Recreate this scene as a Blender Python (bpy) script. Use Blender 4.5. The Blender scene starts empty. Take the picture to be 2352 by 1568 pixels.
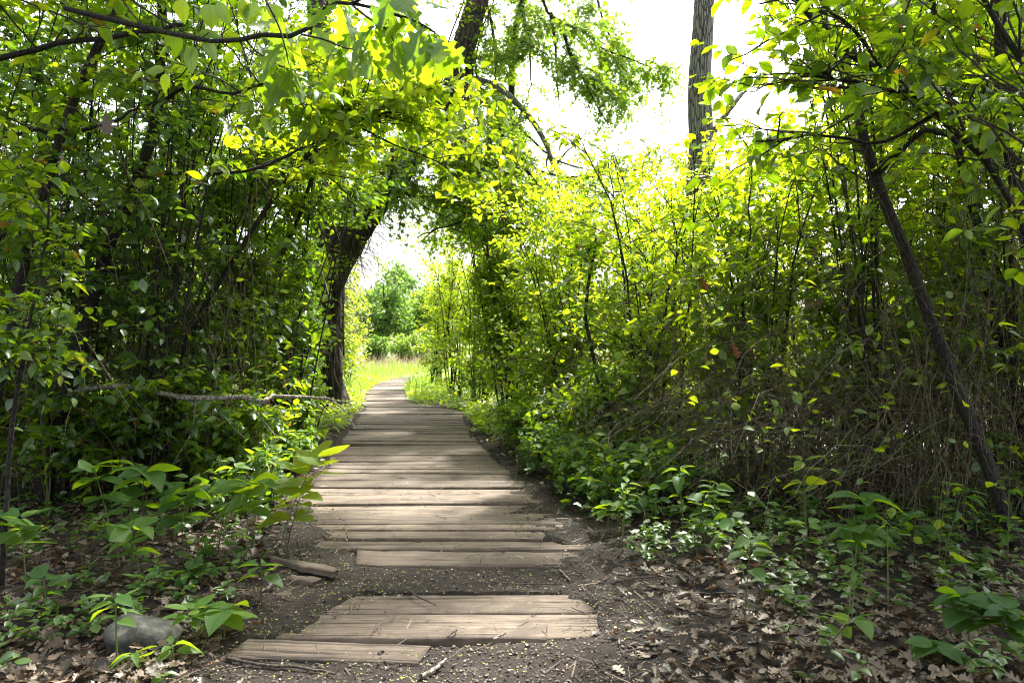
import bpy, math, random
import numpy as np
from mathutils import Vector

S = bpy.context.scene
COL = S.collection
R = math.radians
rng = np.random.default_rng(11)
random.seed(5)

# ------------------------------------------------------------------ camera, sky, sun, exposure
EYE = 1.15
FPX = 1600.0 / 2352.0                      # focal length in picture widths
cam_d = bpy.data.cameras.new('camera'); cam = bpy.data.objects.new('camera', cam_d); COL.objects.link(cam)
cam.location = (0, 0, EYE); cam.rotation_euler = (R(90), 0, 0)
cam_d.sensor_width = 36; cam_d.lens = 36 * FPX
cam_d.clip_start = 0.05; cam_d.clip_end = 2000
cam_d.dof.use_dof = True; cam_d.dof.focus_distance = 4.6; cam_d.dof.aperture_fstop = 8.0
S.camera = cam
SUN_EL, SUN_AZ = 55.0, 28.0                # azimuth measured from +Y towards +X
W = bpy.data.worlds.new('World'); S.world = W; W.use_nodes = True
nt = W.node_tree; bg = nt.nodes['Background']
sky = nt.nodes.new('ShaderNodeTexSky'); sky.sky_type = 'NISHITA'; sky.sun_disc = False
sky.sun_elevation = R(SUN_EL); sky.sun_rotation = R(SUN_AZ)
sky.air_density = 1.0; sky.dust_density = 6.0; sky.ozone_density = 1.0
hs = nt.nodes.new('ShaderNodeHueSaturation'); hs.inputs['Saturation'].default_value = .3; hs.inputs['Value'].default_value = 1.1   # thin high overcast: nearly white sky
nt.links.new(sky.outputs[0], hs.inputs['Color']); nt.links.new(hs.outputs[0], bg.inputs[0]); bg.inputs[1].default_value = 0.14
sd = bpy.data.lights.new('sun', 'SUN'); so = bpy.data.objects.new('sun', sd); COL.objects.link(so)
sd.energy = 4.6; sd.angle = R(3.0); sd.color = (1.0, 0.95, 0.86)
sv = Vector((math.sin(R(SUN_AZ)) * math.cos(R(SUN_EL)), math.cos(R(SUN_AZ)) * math.cos(R(SUN_EL)), math.sin(R(SUN_EL))))
so.rotation_euler = sv.to_track_quat('Z', 'Y').to_euler(); so.location = (0, 0, 30)
S.view_settings.view_transform = 'Standard'; S.view_settings.look = 'None'
S.view_settings.exposure = 1.95; S.view_settings.gamma = 1
S.render.engine = 'CYCLES'
cy = S.cycles
cy.max_bounces = 9; cy.diffuse_bounces = 6; cy.glossy_bounces = 2; cy.transmission_bounces = 8
cy.use_denoising = True; cy.denoiser = 'OPENIMAGEDENOISE'; cy.denoising_input_passes = 'RGB_ALBEDO_NORMAL'; cy.denoising_prefilter = 'ACCURATE'
cy.sample_clamp_indirect = 6.0
cy.pixel_filter_type = 'BLACKMAN_HARRIS'; cy.filter_width = 1.1

# ------------------------------------------------------------------ helpers
def tag(o, label=None, cat=None, group=None, kind=None):
    if label: o['label'] = label
    if cat: o['category'] = cat
    if group: o['group'] = group
    if kind: o['kind'] = kind
    return o

def empty(name, loc, **kw):
    o = bpy.data.objects.new(name, None); o.empty_display_size = 0.1; o.location = loc
    COL.objects.link(o); return tag(o, **kw)

def at(px, py, Y):                          # a point seen at (px, py) on a 2352 x 1568 print, Y metres away
    return np.array([(px - 1176) / 1600 * Y, Y, EYE - (py - 784) / 1600 * Y])

class Geo:
    def __init__(s): s.v = []; s.l = []; s.n = []; s.r = []; s.c = []; s.k = 0
    def add(s, v, loops, sizes, rnd=None, lc=None):
        v = np.asarray(v, float).reshape(-1, 3)
        s.v.append(v); s.l.append(np.asarray(loops, int).ravel() + s.k); s.n.append(np.asarray(sizes, int).ravel())
        s.r.append(np.zeros(len(v)) if rnd is None else np.broadcast_to(rnd, (len(v),)).astype(float))
        s.c.append(np.zeros((len(v), 3)) if lc is None else lc)
        s.k += len(v)
    def build(s, name, mat, parent=None, smooth=False, loc=None):
        me = bpy.data.meshes.new(name)
        if s.k:
            v = np.concatenate(s.v); l = np.concatenate(s.l); n = np.concatenate(s.n)
            if parent is not None: v = v - np.array(parent.location)
            elif loc is not None: v = v - np.array(loc)
            me.vertices.add(len(v)); me.vertices.foreach_set('co', v.astype(np.float32).ravel())
            me.loops.add(len(l)); me.loops.foreach_set('vertex_index', l.astype(np.int32))
            me.polygons.add(len(n)); st = np.concatenate([[0], np.cumsum(n)[:-1]])
            me.polygons.foreach_set('loop_start', st.astype(np.int32))
            a = me.attributes.new('rnd', 'FLOAT', 'POINT'); a.data.foreach_set('value', np.concatenate(s.r).astype(np.float32))
            a = me.attributes.new('lc', 'FLOAT_VECTOR', 'POINT'); a.data.foreach_set('vector', np.concatenate(s.c).astype(np.float32).ravel())
            me.update(calc_edges=True)
            if smooth: me.polygons.foreach_set('use_smooth', np.ones(len(n), bool))
        me.materials.append(mat)
        o = bpy.data.objects.new(name, me); COL.objects.link(o)
        if parent is not None: o.parent = parent
        elif loc is not None: o.location = loc
        return o

def nrm(a): return a / np.maximum(np.linalg.norm(a, axis=-1, keepdims=True), 1e-9)

def spline(pts, K):
    pts = np.asarray(pts, float)
    P = np.vstack([2 * pts[0] - pts[1], pts, 2 * pts[-1] - pts[-2]])
    out = []
    for t in np.linspace(0, len(pts) - 1, K):
        i = min(int(t), len(pts) - 2); u = t - i
        a, b, c, d = P[i], P[i + 1], P[i + 2], P[i + 3]
        out.append(0.5 * (2 * b + (c - a) * u + (2 * a - 5 * b + 4 * c - d) * u * u + (3 * b - a - 3 * c + d) * u ** 3))
    return np.array(out)

def tubes(g, P, Rr, sides=5, cap=True, bump=0.0):
    """P (N,K,3), Rr (N,K)"""
    N, K, _ = P.shape
    T = nrm(np.gradient(P, axis=1))
    ref = np.where(np.abs(T[:, :1, 2:3]) > 0.9, np.array([1.0, 0.2, 0]), np.array([0, 0.13, 1.0]))
    ref = np.broadcast_to(ref, T.shape)
    A = nrm(np.cross(T, ref)); B = np.cross(T, A)
    th = np.arange(sides) / sides * 2 * math.pi
    rr = Rr[:, :, None] * (1 + bump * rng.standard_normal((N, K, sides)))
    V = P[:, :, None] + rr[..., None] * (np.cos(th)[None, None, :, None] * A[:, :, None] + np.sin(th)[None, None, :, None] * B[:, :, None])
    i = np.arange(K - 1)[:, None] * sides; j = np.arange(sides)[None]; j2 = (j + 1) % sides
    q = np.stack([i + j, i + j2, i + sides + j2, i + sides + j], -1).reshape(-1, 4)
    loops = (q[None] + (np.arange(N) * K * sides)[:, None, None]).ravel(); sizes = np.full(N * len(q), 4)
    r = np.repeat(rng.random(N), K * sides)
    lc = np.zeros((N, K, sides, 3)); lc[..., 0] = (th / 2 / math.pi)[None, None]; lc[..., 1] = np.linspace(0, 1, K)[None, :, None]
    g.add(V.reshape(-1, 3), loops, sizes, r, lc.reshape(-1, 3))

# leaf templates: x along the blade 0..1, y across, z up
def tmpl(ts, ws, fold=0.25, curl=-0.25, fwd=0.0):
    ts = np.array(ts); ws = np.array(ws); v = []; loops = []; sz = []
    for k, (t, w) in enumerate(zip(ts, ws)):
        z = curl * t * t
        f = fwd * (1 if k % 2 else -0.2) * w
        v += [(t, 0, z), (t + f, w, z + fold * w), (t + f, -w, z + fold * w)]
    n = len(ts)
    for k in range(n - 1):
        a, b = 3 * k, 3 * k + 3
        if ws[k] == 0:
            loops += [a, b, b + 1, a, b + 2, b]; sz += [3, 3]
        elif ws[k + 1] == 0:
            loops += [a, b, a + 1, a, a + 2, b]; sz += [3, 3]
        else:
            loops += [a, b, b + 1, a + 1, a, a + 2, b + 2, b]; sz += [4, 4]
    return np.array(v, float), np.array(loops), np.array(sz)

T_HEX = (np.array([(0, 0, 0), (.3, .27, .05), (.68, .24, -.02), (1, 0, -.16), (.68, -.24, -.02), (.3, -.27, .05), ], float),
         np.array([0, 3, 2, 1, 0, 5, 4, 3]), np.array([4, 4]))
T_DIA = (np.array([(0, 0, 0), (.5, .34, .06), (1, 0, -.08), (.5, -.34, .06)], float), np.array([0, 2, 1, 0, 3, 2]), np.array([3, 3]))
T_OV = tmpl([0, .1, .3, .52, .75, .9, 1], [0, .13, .27, .3, .2, .09, 0], 0.3, -0.22)
T_OV2 = tmpl([0, .1, .3, .52, .75, .9, 1], [0, .15, .3, .31, .22, .1, 0], 0.12, 0.12)
T_LAN = tmpl([0, .12, .35, .6, .82, 1], [0, .1, .19, .18, .09, 0], 0.3, -0.4)
T_BROAD = tmpl([0, .05, .15, .3, .46, .62, .78, .9, 1], [.01, .13, .25, .33, .335, .28, .18, .08, 0], 0.22, -0.28)
T_OAK = tmpl([0, .1, .17, .23, .28, .36, .41, .46, .53, .60, .65, .70, .78, .84, .88, .93, 1], [.006, .02, .12, .15, .07, .09, .23, .27, .14, .15, .30, .33, .19, .17, .2, .12, .0], 0.18, -0.3, 0.12)
T_OAKD_ = (T_OAK[0] * [1, 1, 1] + np.column_stack([T_OAK[0][:, 0] * 0, T_OAK[0][:, 0] * 0, .55 * np.abs(T_OAK[0][:, 1]) + .5 * T_OAK[0][:, 0] ** 2]), T_OAK[1], T_OAK[2])
T_OAKD = (T_OAKD_[0] * [1, 1, .6], T_OAKD_[1], T_OAKD_[2])
def maple():
    a = [0, .35, .75, 1.0, 1.35, 1.6, math.pi - 1.6, ]
    pts = [(0.02, 0)]
    for ang, r in [(-150, .3), (-110, .42), (-85, .25), (-60, .52), (-30, .3), (0, .62), (30, .3), (60, .52), (85, .25), (110, .42), (150, .3)]:
        pts.append((.4 + r * math.cos(R(ang)), r * math.sin(R(ang))))
    v = [(x, y, -.12 * x * x + .1 * abs(y)) for x, y in pts]; v.append((.4, 0, 0)); c = len(v) - 1
    loops = []; sz = []
    for k in range(1, 11): loops += [c, k, k + 1]; sz.append(3)
    return np.array(v, float), np.array(loops), np.array(sz)
T_MAP = maple()

def leaves(g, P, D, N, L, T, rnd=None, wj=0.18):
    n = len(P)
    if n == 0: return
    X = nrm(D); Y = nrm(np.cross(N, X)); Z = np.cross(X, Y)
    tv, tl, ts = T
    L = np.broadcast_to(L, (n,))[:, None, None]
    wy = (1 + wj * rng.standard_normal(n))[:, None, None]; wz = (1 + 0.55 * rng.standard_normal(n))[:, None, None]
    V = P[:, None] + L * (tv[None, :, 0:1] * X[:, None] + wy * tv[None, :, 1:2] * Y[:, None] + wz * tv[None, :, 2:3] * Z[:, None])
    loops = tl[None] + (np.arange(n) * len(tv))[:, None]
    r = rng.random(n) if rnd is None else rnd
    g.add(V.reshape(-1, 3), loops, np.tile(ts, n), np.repeat(r, len(tv)), np.tile(tv, (n, 1)))

def sample(P, n, t0=0.0, t1=1.0):
    """random places on polylines P (N,K,3) -> pos, tangent, t"""
    N, K, _ = P.shape
    ln = np.linalg.norm(np.diff(P, axis=1), axis=2).sum(1)
    i = rng.choice(N, n, p=ln / ln.sum()); t = rng.uniform(t0, t1, n) * (K - 1)
    k = np.minimum(t.astype(int), K - 2); u = (t - k)[:, None]
    a, b = P[i, k], P[i, k + 1]
    return a * (1 - u) + b * u, nrm(b - a), t / (K - 1)

def grow(p, d, L, K=6, droop=0.1, wob=0.08):
    n = len(p); t = np.linspace(0, 1, K)[None, :, None]
    L = np.broadcast_to(L, (n,))[:, None, None]
    w = rng.standard_normal((n, K, 3)) * wob * t; w = np.cumsum(w, 1) * 0.6
    z = np.zeros((n, K, 3)); z[..., 2] = (-droop * t * t)[..., 0]
    return p[:, None] + L * (d[:, None] * t + w + z)

# -------- the boardwalk's line: (Y, left edge, right edge)
EDGE = np.array([(2.3, -1.06, .33), (2.75, -1.08, .38), (3.3, -1.12, .44), (3.95, -1.26, .49), (4.6, -1.44, .36), (5.3, -1.60, .16), (6.5, -1.74, -.08), (7.5, -1.9, -.28),
                 (8.5, -2.05, -.48), (10, -2.28, -.66), (11.0, -2.4, -.76), (11.8, -2.5, -.95), (12.4, -2.62, -1.3), (13.0, -2.8, -1.86), (14.2, -3.02, -2.15), (16, -3.35, -2.45), (18, -3.6, -2.75),
                 (20, -3.75, -2.95), (22, -3.6, -2.7), (25, -2.9, -1.9)])
def xl(y): return np.interp(y, EDGE[:, 0], EDGE[:, 1])
def xr(y): return np.interp(y, EDGE[:, 0], EDGE[:, 2])

def noise2(x, y, s, seed=0):
    """smooth value noise, numpy"""
    x = np.asarray(x) / s; y = np.asarray(y) / s
    i = np.floor(x).astype(int); j = np.floor(y).astype(int); u = x - i; v = y - j
    u = u * u * (3 - 2 * u); v = v * v * (3 - 2 * v)
    def h(a, b):
        n = np.sin(a * 127.1 + b * 311.7 + seed * 74.7) * 43758.5453
        return n - np.floor(n)
    return (h(i, j) * (1 - u) + h(i + 1, j) * u) * (1 - v) + (h(i, j + 1) * (1 - u) + h(i + 1, j + 1) * u) * v

# where soil lies over the ends of the boards: (Y, first bare x, last bare x)
BARE = np.array([(2.5, .2, -.2), (2.6, -1.2, -.32), (2.70, -.85, .36), (2.95, -.72, .40), (3.10, -.62, .30), (3.165, -.6, .25), (3.175, .5, -.5), (3.46, .5, -.5), (3.53, -.66, .12), (3.79, -.8, .3), (3.9, -.98, .36),
                 (4.1, -1.0, .08), (4.5, -1.15, -.02), (4.8, -1.3, -.05), (5.1, -1.6, .0), (5.4, -2.2, .02), (6.0, -2.4, .0), (6.6, -2.6, .1), (8, -3, 1), (9, -4, 2), (30, -6, 2)])
def ground_z(x, y):
    x = np.asarray(x, float); y = np.asarray(y, float)
    n1 = noise2(x, y, .9, 1) - .5; n2 = noise2(x, y, .22, 2) - .5; n3 = noise2(x, y, .06, 3) - .5; n4 = noise2(x, y, .025, 4) - .5
    L, Rr = xl(y), xr(y)
    inside = np.clip(np.minimum(x - L, Rr - x) / .12, 0, 1)
    bl = np.interp(y, BARE[:, 0], BARE[:, 1]); br = np.interp(y, BARE[:, 0], BARE[:, 2])
    d = np.minimum(x - bl, br - x) + n2 * .22 + n3 * .1
    cover = np.clip(.5 - d / .16, 0, 1); cover = cover * cover * (3 - 2 * cover)
    cover = np.where(y < 2.6, np.maximum(cover, np.clip((2.66 - y) / .05, 0, 1)), cover)
    z_free = .018 + n1 * .07 + n2 * .035 + n3 * .014 + n4 * .006
    z_in = -.13 + cover * (.139 + n2 * .012) + n3 * .012 * cover + n4 * .007
    z = z_free * (1 - inside) + z_in * inside
    side = np.clip((np.abs(x) - 3) / 6, 0, 1) * .05
    far = np.clip((y - 9) / 3, 0, 1)
    z = np.where(inside <= 0, z * (1 - far) + far * (-.02 + n1 * .06), z)
    return np.where(y < 60, z - side, -.05)

def blocked(p):
    x, y, z = p[:, 0], p[:, 1], p[:, 2]
    top = 2.05 + .045 * y + .35 * (noise2(x, y, .5, 9) - .5)
    m = .05 + .12 * (noise2(y, z, .4, 8) - .5)
    inpath = (x > xl(y) - m) & (x < xr(y) + m) & (z < top) & (y < 24)
    near = (x * x + y * y + (z - EYE) ** 2 < 1.9 ** 2)
    return inpath | near | (z < .02) | ((y < 2.6) & (np.abs(x) < 1.2) & (z < 2.2))

# ------------------------------------------------------------------ materials
def mat(name):
    m = bpy.data.materials.new(name); m.use_nodes = True
    n = m.node_tree.nodes; l = m.node_tree.links; n.clear()
    out = n.new('ShaderNodeOutputMaterial'); return m, n, l, out
def ramp(n, l, src, stops):
    r = n.new('ShaderNodeValToRGB'); e = r.color_ramp.elements
    e[0].position, e[0].color = stops[0][0], (*stops[0][1], 1); e[1].position, e[1].color = stops[-1][0], (*stops[-1][1], 1)
    for p, c in stops[1:-1]:
        k = e.new(p); k.color = (*c, 1)
    l.new(src, r.inputs[0]); return r
def attr(n, name):
    a = n.new('ShaderNodeAttribute'); a.attribute_name = name; return a

def leaf_mat(name, refl, trans, tmix=.5, gloss=.06, rough=.38, veins=False):
    m, n, l, out = mat(name)
    r = attr(n, 'rnd')
    c1 = ramp(n, l, r.outputs['Fac'], refl); c2 = ramp(n, l, r.outputs['Fac'], trans)
    d = n.new('ShaderNodeBsdfDiffuse'); t = n.new('ShaderNodeBsdfTranslucent'); g = n.new('ShaderNodeBsdfGlossy')
    g.inputs['Roughness'].default_value = rough; g.inputs['Color'].default_value = (.9, .95, .9, 1)
    s1, s2 = c1.outputs[0], c2.outputs[0]
    if veins:
        lc = attr(n, 'lc'); sx = n.new('ShaderNodeSeparateXYZ'); l.new(lc.outputs['Vector'], sx.inputs[0])
        ab = n.new('ShaderNodeMath'); ab.operation = 'ABSOLUTE'; l.new(sx.outputs[1], ab.inputs[0])
        mu = n.new('ShaderNodeMath'); mu.operation = 'MULTIPLY_ADD'; mu.inputs[1].default_value = -.9; l.new(ab.outputs[0], mu.inputs[0]); l.new(sx.outputs[0], mu.inputs[2])
        fr = n.new('ShaderNodeMath'); fr.operation = 'MULTIPLY'; fr.inputs[1].default_value = 58; l.new(mu.outputs[0], fr.inputs[0])
        sn = n.new('ShaderNodeMath'); sn.operation = 'SINE'; l.new(fr.outputs[0], sn.inputs[0])
        gt = n.new('ShaderNodeMapRange'); gt.inputs[1].default_value = .72; gt.inputs[2].default_value = 1.0; gt.inputs[4].default_value = .3; l.new(sn.outputs[0], gt.inputs[0])
        md = n.new('ShaderNodeMapRange'); md.inputs[1].default_value = .022; md.inputs[2].default_value = .006; md.inputs[4].default_value = .5; l.new(ab.outputs[0], md.inputs[0])
        mx = n.new('ShaderNodeMath'); mx.operation = 'MAXIMUM'; l.new(gt.outputs[0], mx.inputs[0]); l.new(md.outputs[0], mx.inputs[1])
        res = []
        for s in (s1, s2):
            x = n.new('ShaderNodeMix'); x.data_type = 'RGBA'; x.blend_type = 'MULTIPLY'
            x.inputs['B'].default_value = (.35, .5, .3, 1)
            l.new(mx.outputs[0], x.inputs['Factor']); l.new(s, x.inputs['A']); res.append(x.outputs['Result'])
        s1, s2 = res
    l.new(s1, d.inputs[0]); l.new(s2, t.inputs[0])
    a = n.new('ShaderNodeMixShader'); a.inputs[0].default_value = tmix; l.new(d.outputs[0], a.inputs[1]); l.new(t.outputs[0], a.inputs[2])
    b = n.new('ShaderNodeMixShader'); b.inputs[0].default_value = gloss; l.new(a.outputs[0], b.inputs[1]); l.new(g.outputs[0], b.inputs[2])
    l.new(b.outputs[0], out.inputs[0]); return m

G_R = [(0, (.03, .085, .012)), (.5, (.05, .13, .016)), (.85, (.085, .18, .02)), (.975, (.13, .21, .03)), (.99, (.2, .12, .03)), (1, (.16, .09, .03))]
G_T = [(0, (.20, .36, .004)), (.5, (.36, .55, .006)), (.85, (.50, .64, .01)), (.975, (.58, .66, .015)), (.99, (.45, .25, .02)), (1, (.3, .14, .02))]
M_LEAF = leaf_mat('buckthorn_leaf', G_R, G_T, .56)
M_LEAF2 = leaf_mat('dark_shrub_leaf', [(0, (.025, .07, .02)), (.6, (.045, .11, .025)), (1, (.08, .15, .03))], [(0, (.10, .24, .01)), (.6, (.2, .38, .012)), (1, (.34, .5, .02))], .5, .08, .35)
M_LEAFV = leaf_mat('veined_leaf', G_R, G_T, .56, veins=True)
M_LIT = leaf_mat('sunlit_leaf', [(0, (.06, .15, .014)), (1, (.15, .25, .03))], [(0, (.36, .54, .006)), (.6, (.54, .70, .01)), (1, (.68, .74, .02))], .62)  # brighter leaf copy for sunlit plants: the sunlight is put into its colour
M_OAKL = leaf_mat('oak_leaf', [(0, (.04, .10, .02)), (1, (.09, .17, .03))], [(0, (.20, .36, .006)), (1, (.40, .56, .012))], .58, .04, .35, True)
M_MAPLE = leaf_mat('maple_leaf', [(0, (.035, .09, .012)), (1, (.08, .16, .018))], [(0, (.18, .36, .006)), (1, (.42, .60, .01))], .55)
M_UNDER = leaf_mat('seedling_leaf', [(0, (.035, .10, .025)), (.6, (.06, .15, .03)), (1, (.11, .2, .03))], [(0, (.20, .38, .006)), (1, (.50, .66, .015))], .52, .03, .55, True)
M_COVER = leaf_mat('ground_cover_leaf', [(0, (.03, .085, .02)), (1, (.09, .17, .03))], [(0, (.12, .28, .01)), (1, (.30, .46, .02))], .45, .1, .4)
M_FAR = leaf_mat('far_leaf', [(0, (.045, .10, .03)), (1, (.10, .18, .045))], [(0, (.12, .24, .03)), (1, (.24, .38, .05))], .5, .03)  # lightened for distance: haze is put into the leaf colour
M_GRASS = leaf_mat('grass_blade', [(0, (.07, .15, .02)), (.7, (.13, .22, .035)), (1, (.3, .27, .12))], [(0, (.2, .38, .02)), (.7, (.32, .5, .04)), (1, (.4, .36, .15))], .5, .03)
M_STRAW = leaf_mat('dry_reed', [(0, (.34, .25, .2)), (1, (.5, .4, .33))], [(0, (.3, .2, .14)), (1, (.4, .3, .2))], .3, .02)
M_DEAD = leaf_mat('dead_leaf', [(0, (.025, .015, .01)), (.4, (.085, .055, .037)), (.8, (.17, .12, .085)), (1, (.32, .25, .19))], [(0, (.05, .02, .005)), (1, (.2, .1, .04))], .2, .05, .5)
M_RUST = leaf_mat('rusty_leaf', [(0, (.18, .05, .015)), (1, (.30, .12, .04))], [(0, (.3, .07, .01)), (1, (.45, .16, .03))], .4, .03, .5)

def bark(name, c0, c1, sc=18, stretch=.25, bump=.6, moss=None, rough=.9):
    m, n, l, out = mat(name)
    tc = n.new('ShaderNodeTexCoord'); mp = n.new('ShaderNodeMapping'); mp.inputs['Scale'].default_value = (1, 1, stretch)
    l.new(tc.outputs['Object'], mp.inputs[0])
    ns = n.new('ShaderNodeTexNoise'); ns.inputs['Scale'].default_value = sc; ns.inputs['Detail'].default_value = 8; ns.inputs['Roughness'].default_value = .7
    l.new(mp.outputs[0], ns.inputs['Vector'])
    vo = n.new('ShaderNodeTexVoronoi'); vo.inputs['Scale'].default_value = sc * 1.3; vo.feature = 'DISTANCE_TO_EDGE'; l.new(mp.outputs[0], vo.inputs['Vector'])
    mr = n.new('ShaderNodeMapRange'); mr.inputs[2].default_value = .18; l.new(vo.outputs['Distance'], mr.inputs[0])
    mu = n.new('ShaderNodeMath'); mu.operation = 'MULTIPLY'; l.new(ns.outputs[0], mu.inputs[0]); l.new(mr.outputs[0], mu.inputs[1])
    cr = ramp(n, l, mu.outputs[0], [(.05, c0), (.6, c1)])
    src = cr.outputs[0]
    if moss:
        n2 = n.new('ShaderNodeTexNoise'); n2.inputs['Scale'].default_value = 2.3; n2.inputs['Detail'].default_value = 6; l.new(tc.outputs['Object'], n2.inputs['Vector'])
        m2 = n.new('ShaderNodeMapRange'); m2.inputs[1].default_value = .5; m2.inputs[2].default_value = .62; l.new(n2.outputs[0], m2.inputs[0])
        x = n.new('ShaderNodeMix'); x.data_type = 'RGBA'; x.inputs['B'].default_value = (*moss, 1); l.new(m2.outputs[0], x.inputs['Factor']); l.new(src, x.inputs['A']); src = x.outputs['Result']
    b = n.new('ShaderNodeBsdfPrincipled'); b.inputs['Roughness'].default_value = rough; l.new(src, b.inputs['Base Color'])
    bp = n.new('ShaderNodeBump'); bp.inputs['Strength'].default_value = bump; bp.inputs['Distance'].default_value = .03; l.new(mu.outputs[0], bp.inputs['Height']); l.new(bp.outputs[0], b.inputs['Normal'])
    l.new(b.outputs[0], out.inputs[0]); return m
M_BARK = bark('dark_furrowed_bark', (.010, .008, .006), (.085, .066, .05), 9, .22, 1.0)
M_PALE = bark('grey_trunk_bark', (.035, .033, .03), (.32, .31, .28), 30, .12, .8)
M_STEM = bark('dark_stem_bark', (.008, .006, .005), (.036, .028, .023), 40, .3, .6, (.022, .028, .012))
M_TWIG = bark('twig_bark', (.02, .016, .012), (.10, .08, .06), 60, .3, .1)
M_CANE = bark('bramble_cane', (.05, .036, .026), (.20, .15, .105), 50, .3, .1, (.09, .12, .04))
M_MOSSY = bark('mossy_limb_bark', (.05, .05, .035), (.2, .2, .14), 20, .3, .5, (.09, .15, .05))
M_DEADW = bark('weathered_branch', (.09, .08, .07), (.36, .32, .27), 30, .3, .4)

def green_stem():
    m, n, l, out = mat('green_stem'); b = n.new('ShaderNodeBsdfPrincipled'); r = attr(n, 'rnd')
    c = ramp(n, l, r.outputs['Fac'], [(0, (.05, .03, .015)), (.5, (.09, .12, .03)), (1, (.12, .17, .04))]); l.new(c.outputs[0], b.inputs['Base Color'])
    b.inputs['Roughness'].default_value = .6; l.new(b.outputs[0], out.inputs[0]); return m
M_GST = green_stem()

def wood_mat():
    m, n, l, out = mat('weathered_plank')
    tc = n.new('ShaderNodeTexCoord'); r = attr(n, 'rnd'); lc = attr(n, 'lc')
    mp = n.new('ShaderNodeMapping'); mp.inputs['Scale'].default_value = (1.2, 26, 6); l.new(lc.outputs['Vector'], mp.inputs[0])
    add = n.new('ShaderNodeVectorMath'); add.operation = 'ADD'; cb = n.new('ShaderNodeCombineXYZ'); ml = n.new('ShaderNodeMath'); ml.operation = 'MULTIPLY'; ml.inputs[1].default_value = 91
    l.new(r.outputs['Fac'], ml.inputs[0]); l.new(ml.outputs[0], cb.inputs[0]); l.new(ml.outputs[0], cb.inputs[2]); l.new(mp.outputs[0], add.inputs[0]); l.new(cb.outputs[0], add.inputs[1])
    gr = n.new('ShaderNodeTexNoise'); gr.inputs['Scale'].default_value = 2.6; gr.inputs['Detail'].default_value = 9; gr.inputs['Roughness'].default_value = .72; gr.inputs['Distortion'].default_value = .5; l.new(add.outputs[0], gr.inputs['Vector'])
    base = ramp(n, l, gr.outputs[0], [(.32, (.036, .026, .019)), (.48, (.125, .094, .070)), (.70, (.24, .188, .145))])
    # per-board tint
    ht = n.new('ShaderNodeHueSaturation'); mv = n.new('ShaderNodeMapRange'); mv.inputs[3].default_value = .6; mv.inputs[4].default_value = 1.15; l.new(r.outputs['Fac'], mv.inputs[0]); l.new(mv.outputs[0], ht.inputs['Value'])
    l.new(base.outputs[0], ht.inputs['Color'])
    # trodden-in soil stains
    n2 = n.new('ShaderNodeTexNoise'); n2.inputs['Scale'].default_value = 4.5; n2.inputs['Detail'].default_value = 9; n2.inputs['Roughness'].default_value = .68; l.new(tc.outputs['Object'], n2.inputs['Vector'])
    m2 = n.new('ShaderNodeMapRange'); m2.inputs[1].default_value = .5; m2.inputs[2].default_value = .62; m2.inputs[4].default_value = .8; l.new(n2.outputs[0], m2.inputs[0])
    x = n.new('ShaderNodeMix'); x.data_type = 'RGBA'; x.inputs['B'].default_value = (.075, .055, .04, 1); l.new(m2.outputs[0], x.inputs['Factor']); l.new(ht.outputs[0], x.inputs['A'])
    # dark open checks along the grain
    mp3 = n.new('ShaderNodeMapping'); mp3.inputs['Scale'].default_value = (.8, 30, 1); l.new(lc.outputs['Vector'], mp3.inputs[0])
    ad3 = n.new('ShaderNodeVectorMath'); ad3.operation = 'ADD'; l.new(mp3.outputs[0], ad3.inputs[0]); l.new(cb.outputs[0], ad3.inputs[1])
    n3 = n.new('ShaderNodeTexNoise'); n3.inputs['Scale'].default_value = 1.3; n3.inputs['Detail'].default_value = 4; l.new(ad3.outputs[0], n3.inputs['Vector'])
    m3 = n.new('ShaderNodeMapRange'); m3.inputs[1].default_value = .41; m3.inputs[2].default_value = .37; m3.inputs[4].default_value = .9; l.new(n3.outputs[0], m3.inputs[0])
    x3 = n.new('ShaderNodeMix'); x3.data_type = 'RGBA'; x3.inputs['B'].default_value = (.02, .014, .01, 1); l.new(m3.outputs[0], x3.inputs['Factor']); l.new(x.outputs['Result'], x3.inputs['A'])
    b = n.new('ShaderNodeBsdfPrincipled'); b.inputs['Roughness'].default_value = .85; l.new(x3.outputs['Result'], b.inputs['Base Color'])
    su = n.new('ShaderNodeMath'); su.operation = 'SUBTRACT'; l.new(gr.outputs[0], su.inputs[0]); l.new(m3.outputs[0], su.inputs[1])
    bp = n.new('ShaderNodeBump'); bp.inputs['Strength'].default_value = .6; bp.inputs['Distance'].default_value = .008; l.new(su.outputs[0], bp.inputs['Height']); l.new(bp.outputs[0], b.inputs['Normal'])
    l.new(b.outputs[0], out.inputs[0]); return m
M_WOOD = wood_mat()

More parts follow.
